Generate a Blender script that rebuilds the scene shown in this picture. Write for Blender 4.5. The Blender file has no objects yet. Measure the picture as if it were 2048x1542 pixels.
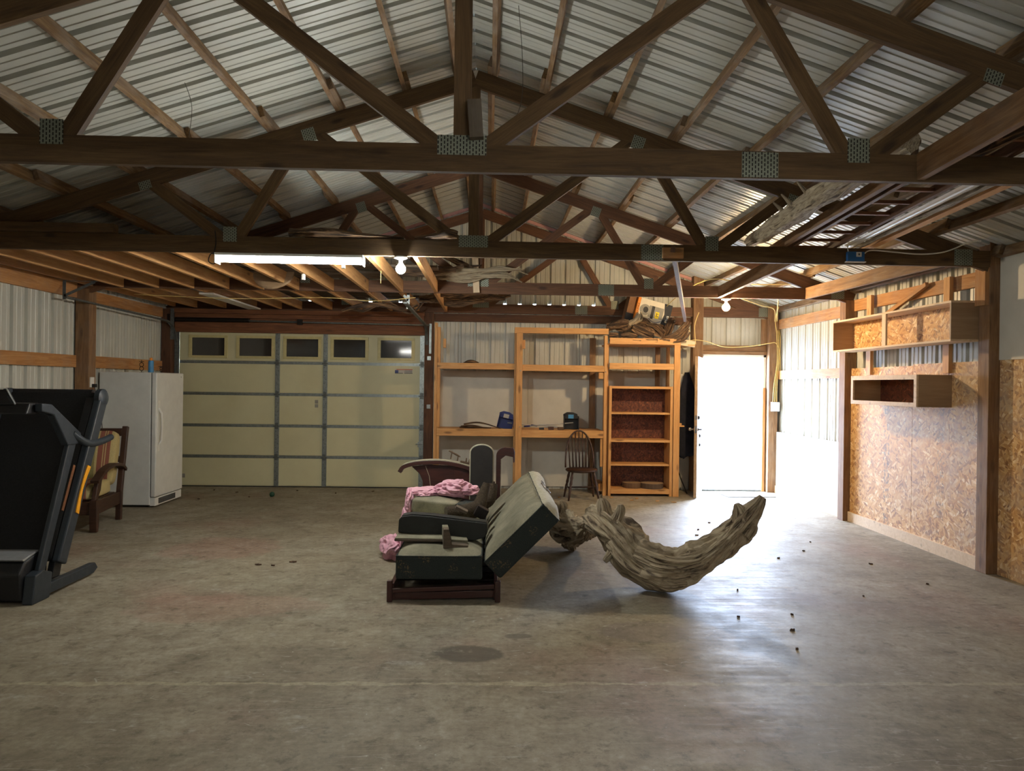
import bpy, bmesh, math, random
from mathutils import Vector, Matrix, noise
from math import sin, cos, pi, radians, sqrt

# ------------------------------------------------------------------ camera, world, exposure
SC = bpy.context.scene
SC.view_settings.view_transform = 'Standard'
SC.view_settings.look = 'None'
SC.view_settings.exposure = 0.12
SC.view_settings.gamma = 1.0
SC.view_settings.use_curve_mapping = False
COL = SC.collection

def make_camera():
    yaw, pitch, roll = .0306, -.0014, .0135
    f = Vector((sin(yaw)*cos(pitch), cos(yaw)*cos(pitch), sin(pitch)))
    r = Vector((cos(yaw), -sin(yaw), 0)); u = r.cross(f)
    r2 = r*cos(roll) + u*sin(roll); u2 = u*cos(roll) - r*sin(roll)
    cd = bpy.data.cameras.new('camera'); cd.sensor_width = 36; cd.lens = 1423/2048*36; cd.clip_start = .05
    c = bpy.data.objects.new('camera', cd); COL.objects.link(c)
    m = Matrix((r2, u2, -f)).transposed().to_4x4(); m.translation = Vector((0, 0, 1.6))
    c.matrix_world = m; SC.camera = c
make_camera()

SKY = 74.0
w = bpy.data.worlds.new('sky'); SC.world = w; w.use_nodes = True
bg = w.node_tree.nodes['Background']; bg.inputs['Color'].default_value = (.60, .74, 1.0, 1); bg.inputs['Strength'].default_value = SKY
def portal(loc, rot, sx, sy):
    l = bpy.data.lights.new('door_daylight_portal', 'AREA'); l.shape = 'RECTANGLE'; l.size = sx; l.size_y = sy; l.cycles.is_portal = True
    o = bpy.data.objects.new('door_daylight_portal', l); COL.objects.link(o); o.location = loc; o.rotation_euler = rot
portal((3.76, 11.0, 1.05), (radians(-90), 0, 0), .96, 2.1)
TUBE = 57.0; BULB_COOL = 1500.0; BULB_WARM = 1800.0

# ------------------------------------------------------------------ material helpers
def srgb(r, g, b):
    f = lambda c: (c/255/12.92) if c/255 <= .04045 else ((c/255+.055)/1.055)**2.4
    return (f(r), f(g), f(b), 1)
class NT:
    def __init__(s, name):
        s.m = bpy.data.materials.new(name); s.m.use_nodes = True; s.t = s.m.node_tree; s.b = s.t.nodes['Principled BSDF']
    def n(s, typ, ins=None, **props):
        nd = s.t.nodes.new(typ)
        for k, v in props.items(): setattr(nd, k, v)
        for k, v in (ins or {}).items():
            sk = nd.inputs[k]
            if hasattr(v, 'links'): s.t.links.new(v, sk)
            else: sk.default_value = v
        return nd
    def set(s, **kw):
        for k, v in kw.items():
            k = k.replace('_', ' '); sk = s.b.inputs[k]
            if hasattr(v, 'links'): s.t.links.new(v, sk)
            else: sk.default_value = v
    def coord(s, kind='Object', scale=(1, 1, 1), rand=True, rot=(0, 0, 0)):
        tc = s.n('ShaderNodeTexCoord').outputs[kind]
        if rand:
            oi = s.n('ShaderNodeObjectInfo').outputs['Random']
            mu = s.n('ShaderNodeMath', {0: oi, 1: 37.0}, operation='MULTIPLY').outputs[0]
            tc = s.n('ShaderNodeVectorMath', {0: tc, 1: mu}, operation='ADD').outputs[0]
        return s.n('ShaderNodeMapping', {'Vector': tc, 'Scale': scale, 'Rotation': rot}).outputs[0]
    def noise(s, vec, scale=5, detail=4, rough=.6, dist=0):
        return s.n('ShaderNodeTexNoise', {'Vector': vec, 'Scale': scale, 'Detail': detail, 'Roughness': rough, 'Distortion': dist}).outputs['Fac']
    def vor(s, vec, scale=5, out='Distance', feature='F1', rnd=1):
        return s.n('ShaderNodeTexVoronoi', {'Vector': vec, 'Scale': scale, 'Randomness': rnd}, feature=feature).outputs[out]
    def ramp(s, fac, stops):
        r = s.n('ShaderNodeValToRGB', {'Fac': fac}); e = r.color_ramp.elements
        e[0].position, e[0].color = stops[0][0], stops[0][1]; e[1].position, e[1].color = stops[-1][0], stops[-1][1]
        for p, c in stops[1:-1]:
            x = e.new(p); x.color = c
        return r.outputs['Color']
    def gray(s, fac, a, b, va=0., vb=1.):
        return s.n('ShaderNodeMapRange', {'Value': fac, 'From Min': a, 'From Max': b, 'To Min': va, 'To Max': vb}).outputs[0]
    def mix(s, fac, a, b, mode='MIX'):
        m = s.n('ShaderNodeMix', data_type='RGBA', blend_type=mode)
        for i, v in ((0, fac), (6, a), (7, b)):
            if hasattr(v, 'links'): s.t.links.new(v, m.inputs[i])
            else: m.inputs[i].default_value = v
        return m.outputs[2]
    def math(s, op, a, b=0., c=0.): return s.n('ShaderNodeMath', {0: a, 1: b, 2: c}, operation=op).outputs[0]
    def bump(s, h, strength=.3, dist=.01):
        s.set(Normal=s.n('ShaderNodeBump', {'Height': h, 'Strength': strength, 'Distance': dist}).outputs[0])

def wood(name, dark, mid, light, rough=.75, knots=.5, grain=1., coord='Object', bump=.25, grey=0., st=(.25, .5, .75)):
    k = NT(name)
    if coord == 'Object':
        v = k.coord(scale=(.8, 9, 9)); vf = k.coord(scale=(5, 110, 110)); vk = k.coord(scale=(2.2, 7, 7)); vp = k.coord(scale=(1.5, 2, 2))
    else:
        v = k.coord(coord, scale=(5, 1.6, 1), rand=True); vf = k.coord(coord, scale=(60, 4, 1)); vk = k.coord(coord, scale=(5, 3, 1)); vp = k.coord(coord, scale=(2, 2, 1))
    a = k.noise(v, 2.0*grain, 5, .62, 1.6); f = k.noise(vf, 1.5, 4, .6)
    col = k.ramp(a, [(st[0], dark), (st[1], mid), (st[2], light)])
    col = k.mix(k.gray(f, .35, .75), col, k.mix(.5, col, dark), 'MIX')
    if knots > 0:
        kn = k.vor(vk, 1.0); kf = k.gray(kn, .08, .17, knots, 0)
        col = k.mix(kf, col, (dark[0]*.35, dark[1]*.3, dark[2]*.3, 1))
    if grey > 0:
        g = k.gray(k.noise(vp, 2.2, 4, .6), .45, .68, 0, grey); col = k.mix(g, col, srgb(150, 140, 128))
    oi = k.n('ShaderNodeObjectInfo').outputs['Random']
    col = k.mix(k.math('MULTIPLY', oi, .28), col, k.mix(.6, col, dark))
    k.set(Base_Color=col, Roughness=k.gray(f, .2, .8, rough-.08, rough+.08)); k.bump(f, bump, .004)
    return k.m
def plain(name, c, rough=.5, metal=0., nz=.12, scale=18, bump=0., coat=0.):
    k = NT(name); v = k.coord(); n = k.noise(v, scale, 4, .6)
    col = k.mix(k.gray(n, .3, .7, 0, 1), c, (c[0]*(1-nz*2), c[1]*(1-nz*2), c[2]*(1-nz*2), 1))
    k.set(Base_Color=col, Roughness=k.gray(n, .3, .7, max(rough-.06, .02), rough+.06), Metallic=metal)
    if bump: k.bump(n, bump, .005)
    return k.m
def emit(name, c, s):
    k = NT(name); k.set(Base_Color=c, Emission_Color=c, Emission_Strength=s); return k.m

MT = {}
MT['truss'] = wood('stained_truss_lumber', srgb(66, 47, 27), srgb(98, 73, 43), srgb(120, 93, 57), .8, .7)
MT['truss_red'] = wood('reddish_truss_lumber', srgb(72, 46, 30), srgb(104, 70, 46), srgb(126, 88, 58), .72, .7)
MT['purlin'] = wood('rough_purlin_lumber', srgb(78, 54, 32), srgb(124, 94, 58), srgb(156, 127, 84), .85, .4, 1.3, bump=.5, grey=.45)
MT['joist'] = wood('new_joist_pine', srgb(176, 124, 72), srgb(206, 156, 98), srgb(222, 178, 120), .65, .8)
MT['pine'] = wood('orange_shelf_pine', srgb(176, 124, 70), srgb(206, 154, 94), srgb(222, 176, 118), .6, .8)
MT['post'] = wood('brown_post_lumber', srgb(98, 68, 42), srgb(138, 102, 66), srgb(164, 128, 88), .75, .5, grey=.2)
MT['post_dark'] = wood('dark_jamb_lumber', srgb(66, 42, 28), srgb(92, 60, 38), srgb(116, 78, 50), .75, .5)
MT['girt'] = wood('weathered_girt_lumber', srgb(150, 98, 52), srgb(182, 130, 78), srgb(204, 158, 104), .75, .6, grey=.35)
MT['header'] = wood('garage_header_lumber', srgb(88, 50, 28), srgb(124, 76, 44), srgb(150, 98, 60), .7, .5)
MT['pale'] = wood('pale_box_pine', srgb(196, 168, 132), srgb(218, 192, 158), srgb(230, 208, 178), .6, .5)
MT['plyside'] = wood('plywood_side', srgb(140, 112, 82), srgb(162, 134, 102), srgb(176, 150, 118), .6, .4, .6)
MT['oldboard'] = wood('dusty_loft_board', srgb(60, 50, 40), srgb(92, 78, 62), srgb(120, 104, 84), .9, .3, grey=.3)
MT['mahogany'] = wood('dark_mahogany', srgb(40, 18, 14), srgb(62, 28, 22), srgb(78, 38, 30), .38, 0)
MT['chairwood'] = wood('walnut_chair_wood', srgb(40, 23, 15), srgb(62, 36, 23), srgb(80, 49, 33), .45, 0)
MT['bark'] = wood('dark_driftwood', srgb(30, 20, 15), srgb(92, 68, 49), srgb(176, 138, 98), .9, .5, 1, 'UV', .9, .15, (.36, .5, .66))
MT['drift'] = wood('grey_driftwood', srgb(66, 52, 38), srgb(176, 158, 130), srgb(214, 198, 168), .88, .6, 1.3, 'UV', 1.0, .2, (.34, .46, .66))
MT['galv'] = plain('galvanised_steel', srgb(150, 156, 154), .42, .75, .15, 30)
MT['galv_dull'] = plain('dull_galvanised_steel', srgb(112, 116, 114), .55, .5, .2, 30)
MT['white_metal'] = plain('white_enamel', srgb(222, 222, 216), .35, 0, .05, 8)
MT['white'] = plain('white_plastic', srgb(232, 230, 222), .4, 0, .03)
MT['wallboard'] = plain('white_wallboard', srgb(206, 202, 190), .55, 0, .06, 4)
MT['black_plastic'] = plain('black_plastic', srgb(24, 25, 28), .5, 0, .1, 60)
MT['grey_frame'] = plain('grey_blue_frame_paint', srgb(50, 57, 64), .42, .2, .08, 20)
MT['belt'] = plain('black_belt_rubber', srgb(12, 12, 13), .8, 0, .15, 90)
MT['silver'] = plain('silver_trim', srgb(190, 192, 194), .35, .6, .05)
MT['amber'] = plain('amber_plastic', srgb(236, 160, 26), .4, 0, .04)
MT['pink_foam'] = plain('pink_foam', srgb(222, 168, 160), .8, 0, .08)
MT['dark_metal'] = plain('dark_iron', srgb(40, 34, 30), .5, .6, .2)
MT['chrome'] = plain('chrome', srgb(200, 200, 200), .2, 1, .03)
MT['cable'] = plain('yellow_cable_sheath', srgb(226, 196, 120), .5, 0, .05)
MT['wire'] = plain('thin_dull_wire', srgb(90, 84, 76), .6, .3, .1)
MT['blue'] = plain('blue_plastic', srgb(30, 44, 110), .42, 0, .08)
MT['blue_box'] = plain('bright_blue_box', srgb(40, 104, 168), .45, 0, .05)
MT['label'] = plain('paper_label', srgb(206, 198, 186), .6, 0, .1)
MT['label_blue'] = plain('blue_label', srgb(70, 140, 190), .5, 0, .1)
MT['ink'] = plain('black_ink', srgb(26, 28, 34), .6, 0, .1)
MT['ink_white'] = plain('white_ink', srgb(230, 228, 220), .6, 0, .02)
MT['card_brown'] = plain('brown_cardboard', srgb(134, 96, 66), .8, 0, .08)
MT['card_white'] = plain('white_cardboard', srgb(222, 214, 196), .7, 0, .04)
MT['card_grey'] = plain('grey_print', srgb(150, 146, 136), .7, 0, .1)
MT['orange_ink'] = plain('orange_ink', srgb(232, 140, 40), .6, 0, .05)
MT['yellow_ink'] = plain('yellow_ink', srgb(240, 214, 30), .6, 0, .05)
MT['red_ink'] = plain('red_ink', srgb(190, 84, 50), .6, 0, .05)
MT['jacket'] = plain('navy_jacket_cloth', srgb(34, 36, 50), .9, 0, .2, 12, .3)
MT['fur'] = plain('brown_carpet_pile', srgb(74, 60, 42), .95, 0, .35, 90, 1.)
MT['mat'] = plain('grey_door_mat', srgb(128, 130, 130), .9, 0, .2, 120, .6)
MT['leaf'] = plain('dry_leaf', srgb(84, 60, 40), .8, 0, .3, 60)
MT['chip'] = plain('wood_chip', srgb(186, 140, 86), .8, 0, .2, 60)
MT['green'] = plain('green_rubber', srgb(24, 70, 50), .5, 0, .1)
MT['pink'] = None
MT['glass_dark'] = None
MT['gravel'] = plain('outdoor_gravel', srgb(190, 188, 180), .9, 0, .2, 40)
MT['porcelain'] = plain('porcelain_base', srgb(226, 228, 222), .3, 0, .03)

def m_cladding(name, c, rough=.38):
    k = NT(name); v = k.coord(rand=False); n = k.noise(v, 1.3, 5, .6); n2 = k.noise(k.coord(rand=False, scale=(1, 1, 1)), 60, 2, .5)
    col = k.mix(k.gray(n, .35, .7, 0, .35), c, srgb(150, 142, 126)); k.set(Base_Color=col, Roughness=k.gray(n, .3, .7, rough, rough+.15), Metallic=.0)
    k.bump(n2, .03, .002); return k.m
MT['clad'] = m_cladding('white_painted_steel', srgb(196, 196, 186)); MT['roof'] = m_cladding('off_white_roof_steel', srgb(180, 181, 173), .36)
def m_cream():
    k = NT('cream_door_enamel'); v = k.coord(rand=False); n = k.noise(v, 1.5, 5, .65); sp = k.vor(k.coord(rand=False), 9)
    col = k.mix(k.gray(n, .4, .7, 0, .3), srgb(208, 202, 164), srgb(178, 168, 130)); col = k.mix(k.gray(sp, .0, .045, .8, 0), col, srgb(110, 96, 66))
    n2 = k.noise(k.coord(rand=False, scale=(1, 1, 1)), 140, 2, .5)
    k.set(Base_Color=col, Roughness=.5); k.bump(n2, .08, .002); return k.m
MT['cream'] = m_cream(); MT['cream_frame'] = plain('cream_window_trim', srgb(204, 192, 138), .5, 0, .08)
def m_glass_dark():
    k = NT('window_glass'); k.set(Base_Color=(.035, .032, .028, 1), Roughness=.06, IOR=1.5, Specular_IOR_Level=.9); return k.m
MT['glass_dark'] = m_glass_dark()
def m_osb(name, hue=0, dark=False):
    k = NT(name); cols = []
    for i, ang in enumerate((.35, 1.25, 2.3)):
        v = k.n('ShaderNodeMapping', {'Vector': k.coord(rand=False, rot=(ang, 0, 0)), 'Scale': (1, 1, .28)}).outputs[0]
        ww = k.n('ShaderNodeVectorMath', {0: v, 1: k.n('ShaderNodeTexNoise', {'Vector': v, 'Scale': 30.}).outputs['Color']}, operation='MULTIPLY_ADD')
        ww.inputs[1].default_value = (1, 1, 1); nn = k.n('ShaderNodeTexNoise', {'Vector': v, 'Scale': 8., 'Detail': 2.}).outputs['Color']
        sc = k.n('ShaderNodeVectorMath', {0: nn}, operation='SCALE'); sc.inputs['Scale'].default_value = .05
        add = k.n('ShaderNodeVectorMath', {0: v, 1: sc.outputs[0]}, operation='ADD').outputs[0]
        cols.append(k.vor(add, 60 - 8*i, 'Color'))
    sel = k.vor(k.coord(rand=False, scale=(1, 1, .7)), 30, 'Color')
    sx = k.n('ShaderNodeSeparateColor', {0: sel}).outputs
    c = k.mix(k.math('GREATER_THAN', sx[0], .35), cols[0], cols[1]); c = k.mix(k.math('GREATER_THAN', sx[1], .62), c, cols[2])
    val = k.n('ShaderNodeSeparateColor', {0: c}).outputs[0]
    if dark: col = k.ramp(val, [(0, srgb(58, 28, 20)), (.5, srgb(92, 46, 32)), (.9, srgb(108, 60, 40)), (1, srgb(128, 78, 52))])
    else: col = k.ramp(val, [(0, srgb(140, 92, 50)), (.25, srgb(188, 138, 82)), (.6, srgb(208, 162, 104)), (.88, srgb(220, 182, 128)), (1, srgb(238, 214, 172))])
    if not dark:   # rows of printed mill stamps and a greyed weathered patch
        pos = k.n('ShaderNodeTexCoord').outputs['Object']; xyz = k.n('ShaderNodeSeparateXYZ', {0: pos}).outputs
        g = k.gray(k.noise(k.coord(rand=False), 2.2, 5, .7), .42, .66, 0, .6)
        gy = k.gray(xyz[1], 7.9, 6.4, 0, 1)
        col = k.mix(k.math('MULTIPLY', g, gy), col, srgb(168, 154, 140))
        for yc, zlo, zhi, st in ((7.72, 0., 1.86, 1.), (6.78, 0., 1.5, .6)):
            d = k.math('ABSOLUTE', k.math('SUBTRACT', xyz[1], yc)); band = k.math('LESS_THAN', d, .055)
            br = k.n('ShaderNodeTexBrick', {'Vector': k.n('ShaderNodeMapping', {'Vector': pos, 'Rotation': (0, radians(90), radians(90))}).outputs[0], 'Scale': 9., 'Mortar Size': .03, 'Color1': (1, 1, 1, 1), 'Color2': (0, 0, 0, 1), 'Bias': -.1}).outputs['Color']
            gl = k.math('GREATER_THAN', k.noise(k.n('ShaderNodeMapping', {'Vector': pos, 'Scale': (1, 1, .6)}).outputs[0], 42, 1, .4), .54)
            gap = k.math('GREATER_THAN', k.noise(k.n('ShaderNodeMapping', {'Vector': pos, 'Scale': (0, 0, 1)}).outputs[0], 5, 1, .4), .46)
            f = k.math('MULTIPLY', k.math('MULTIPLY', band, gl), k.math('MULTIPLY', gap, .62*st))
            col = k.mix(f, col, srgb(70, 66, 66))
    k.set(Base_Color=col, Roughness=.62); k.bump(val, .25, .002); return k.m
MT['osb'] = m_osb('osb_sheet'); MT['osb_dark'] = m_osb('dark_red_osb', dark=True)
def m_concrete():
    k = NT('worn_concrete'); pos = k.n('ShaderNodeTexCoord').outputs['Object']; X, Y, Z = k.n('ShaderNodeSeparateXYZ', {0: pos}).outputs
    a = k.noise(pos, .55, 6, .62); b = k.noise(pos, 3.2, 7, .68); c = k.noise(pos, 26, 4, .6)
    st = k.n('ShaderNodeMapping', {'Vector': pos, 'Scale': (.5, 5, 1), 'Rotation': (0, 0, .25)}).outputs[0]; s = k.noise(st, 2.5, 5, .7, .8)
    col = k.ramp(a, [(.32, srgb(123, 114, 96)), (.5, srgb(153, 144, 125)), (.7, srgb(175, 167, 150))])
    col = k.mix(k.gray(b, .4, .72, 0, .75), col, srgb(108, 96, 80)); col = k.mix(k.gray(s, .52, .75, 0, .55), col, srgb(172, 164, 146))
    pr = k.noise(k.n('ShaderNodeMapping', {'Vector': pos, 'Location': (3.3, 1.7, 0)}).outputs[0], .8, 3, .5)
    col = k.mix(k.gray(pr, .56, .72, 0, .5), col, srgb(142, 108, 96))
    def blob(x, y, rx, ry, c2, amt, wob=.5):
        dx = k.math('DIVIDE', k.math('SUBTRACT', X, x), rx); dy = k.math('DIVIDE', k.math('SUBTRACT', Y, y), ry)
        d = k.math('ADD', k.math('MULTIPLY', dx, dx), k.math('MULTIPLY', dy, dy)); d = k.math('ADD', d, k.math('MULTIPLY', k.math('SUBTRACT', b, .5), wob*6))
        return k.mix(k.gray(d, 1.0, .7, 0, amt), col, c2)
    col = blob(-.12, 4.22, .24, .14, srgb(84, 76, 66), .85, .35); col = blob(.20, 4.52, .10, .05, srgb(90, 80, 72), .7)
    col = blob(-2.55, 6.9, .55, .5, srgb(150, 96, 86), .35); col = blob(-1.9, 5.1, .7, .35, srgb(146, 98, 88), .28); col = blob(1.0, 4.6, .35, .2, srgb(104, 92, 100), .4)
    col = k.mix(k.math('MULTIPLY', k.gray(k.noise(k.n('ShaderNodeMapping', {'Vector': pos, 'Location': (9, 4, 0), 'Scale': (1, 1.6, 1)}).outputs[0], 2.3, 6, .75), .60, .74, 0, .75), 1.), col, srgb(186, 182, 172))
    col = k.mix(k.gray(k.noise(k.n('ShaderNodeMapping', {'Vector': pos, 'Location': (2, 7, 0)}).outputs[0], 1.4, 8, .78), .55, .72, 0, .6), col, srgb(88, 78, 64))
    # filled saw joint across the slab
    wy = k.math('MULTIPLY', k.math('SUBTRACT', k.noise(k.n('ShaderNodeMapping', {'Vector': pos, 'Scale': (1, 0, 0)}).outputs[0], 4.5, 4, .6), .5), .10)
    dj = k.math('ABSOLUTE', k.math('SUBTRACT', k.math('ADD', Y, wy), 3.80)); wd = k.gray(k.noise(pos, 2.1, 3, .6), .3, .7, .004, .032)
    jf = k.math('MULTIPLY', k.math('LESS_THAN', dj, wd), k.gray(k.noise(pos, 14, 4, .6), .35, .6, .35, .9))
    col = k.mix(jf, col, srgb(176, 166, 140))
    # paint specks, pits and scratches
    sp = k.vor(pos, 14); sel = k.n('ShaderNodeSeparateColor', {0: k.vor(pos, 14, 'Color')}).outputs[0]
    col = k.mix(k.math('MULTIPLY', k.gray(sp, .05, .075, 1, 0), k.math('GREATER_THAN', sel, .82)), col, srgb(196, 192, 180))
    sp2 = k.vor(k.n('ShaderNodeMapping', {'Vector': pos, 'Location': (5, 5, 0)}).outputs[0], 34); col = k.mix(k.gray(sp2, .05, .12, .55, 0), col, srgb(88, 78, 64))
    for ang, sc in ((.7, 9), (2.2, 7)):
        mv = k.n('ShaderNodeMapping', {'Vector': pos, 'Rotation': (0, 0, ang), 'Scale': (.12, 1, 1)}).outputs[0]
        w_ = k.noise(mv, sc, 2, .4, .3); dd = k.math('ABSOLUTE', k.math('SUBTRACT', w_, .5))
        col = k.mix(k.math('MULTIPLY', k.gray(dd, .0012, .004, .5, 0), k.gray(b, .48, .6)), col, srgb(196, 194, 184))
    col = k.mix(k.gray(c, .35, .7, 0, .45), col, srgb(98, 87, 70))
    c3 = k.noise(pos, 9, 6, .75); col = k.mix(k.gray(c3, .54, .66, 0, .65), col, srgb(84, 74, 60)); col = k.mix(k.gray(c3, .44, .32, 0, .4), col, srgb(178, 172, 156))
    rg = k.gray(b, .3, .7, .50, .66); rg = k.math('ADD', rg, k.gray(s, .4, .7, -.04, .06))
    k.set(Base_Color=col, Roughness=rg, Specular_IOR_Level=.20)
    hh = k.math('ADD', k.math('MULTIPLY', b, .6), k.math('MULTIPLY', c, .4)); k.bump(hh, .16, .012); return k.m
MT['concrete'] = m_concrete()
def m_plate():
    k = NT('nail_plate_steel'); v = k.coord(rand=False)
    X, Y, Z = k.n('ShaderNodeSeparateXYZ', {0: v}).outputs
    xs = k.math('MULTIPLY', X, 62.); u = k.math('FRACT', xs); par = k.math('MULTIPLY', k.math('FLOOR', xs), .5)
    vv = k.math('FRACT', k.math('ADD', k.math('MULTIPLY', Z, 42.), par))
    slot = k.math('MULTIPLY', k.math('LESS_THAN', k.math('ABSOLUTE', k.math('SUBTRACT', u, .5)), .2), k.math('LESS_THAN', k.math('ABSOLUTE', k.math('SUBTRACT', vv, .5)), .33))
    g = k.n('ShaderNodeTexNoise', {'Vector': v, 'Scale': 9.}).outputs['Fac']
    col = k.mix(slot, k.mix(g, srgb(120, 124, 110), srgb(152, 156, 140)), srgb(34, 31, 26))
    k.set(Base_Color=col, Metallic=.35, Roughness=.5); return k.m
MT['plate'] = m_plate()
def m_dusty():
    k = NT('dusty_faded_green_upholstery'); v = k.coord(rand=False); n = k.noise(v, 4, 5, .7); f = k.noise(v, 160, 2, .5)
    st = k.noise(k.coord(rand=False, scale=(1.2, 14, 1.2)), 2.4, 4, .7, 1.)
    col = k.mix(k.gray(n, .3, .7), srgb(100, 96, 78), srgb(148, 142, 120)); col = k.mix(k.gray(f, .3, .7, 0, .35), col, srgb(84, 82, 66)); col = k.mix(k.gray(st, .58, .72, 0, .45), col, srgb(70, 70, 58))
    k.set(Base_Color=col, Roughness=.95); k.bump(f, .3, .004); return k.m
def m_floral():
    k = NT('dark_green_floral_upholstery'); v = k.coord(rand=False); f = k.noise(v, 150, 2, .5)
    d = k.vor(v, 9.5); p = k.noise(v, 60, 3, .6); fl = k.math('MULTIPLY', k.gray(d, .34, .42, 1, 0), k.gray(p, .53, .6, 0, 1))
    col = k.mix(k.gray(f, .3, .7), srgb(32, 38, 37), srgb(46, 52, 49)); col = k.mix(k.math('MULTIPLY', fl, .75), col, srgb(104, 84, 60))
    k.set(Base_Color=col, Roughness=.95); k.bump(f, .3, .004); return k.m
MT['dusty'] = m_dusty(); MT['floral'] = m_floral()
MT['darkboard'] = plain('dark_stained_board', srgb(34, 30, 27), .6, 0, .2, 12)
MT['slab'] = plain('black_green_leatherette', srgb(30, 32, 29), .55, 0, .2, 14)
MT['linen'] = plain('pale_torn_upholstery', srgb(178, 172, 150), .95, 0, .12, 40, .4)
def m_cloth(name, c, c2):
    k = NT(name); v = k.coord(rand=False); n = k.noise(v, 7, 4, .6); col = k.mix(k.gray(n, .3, .7), c, c2)
    k.set(Base_Color=col, Roughness=.9, Sheen_Weight=.2); return k.m
MT['pink'] = m_cloth('pink_cotton', srgb(222, 172, 186), srgb(204, 150, 166))
MT['cream_cloth'] = m_cloth('cream_cotton', srgb(206, 206, 164), srgb(180, 180, 140))
def m_stripe(axis, scale=1., off=0.):
    k = NT('striped_cushion_fabric'); X = k.n('ShaderNodeSeparateXYZ', {0: k.n('ShaderNodeTexCoord').outputs['Object']}).outputs[axis]
    t = k.math('FRACT', k.math('ADD', k.math('MULTIPLY', X, scale), off))
    tan = srgb(190, 172, 118); red = srgb(140, 82, 66); ol = srgb(140, 132, 82)
    r = k.n('ShaderNodeValToRGB', {'Fac': t}); r.color_ramp.interpolation = 'CONSTANT'; e = r.color_ramp.elements
    e[0].position = 0; e[0].color = tan; e[1].position = .08; e[1].color = ol
    for p, c in ((.26, tan), (.29, red), (.345, tan), (.36, red), (.385, tan), (.40, red), (.46, tan), (.50, ol), (.67, tan), (.71, red), (.79, tan), (.805, red), (.83, tan), (.845, red), (.91, tan)):
        x = e.new(p); x.color = c
    n = k.noise(k.coord(rand=False), 120, 2, .5); col = k.mix(k.gray(n, .3, .7, 0, .25), r.outputs[0], srgb(90, 70, 50))
    k.set(Base_Color=col, Roughness=.9); k.bump(n, .2, .003); return k.m
MT['stripe'] = m_stripe(0, 1.7, .524)

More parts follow.
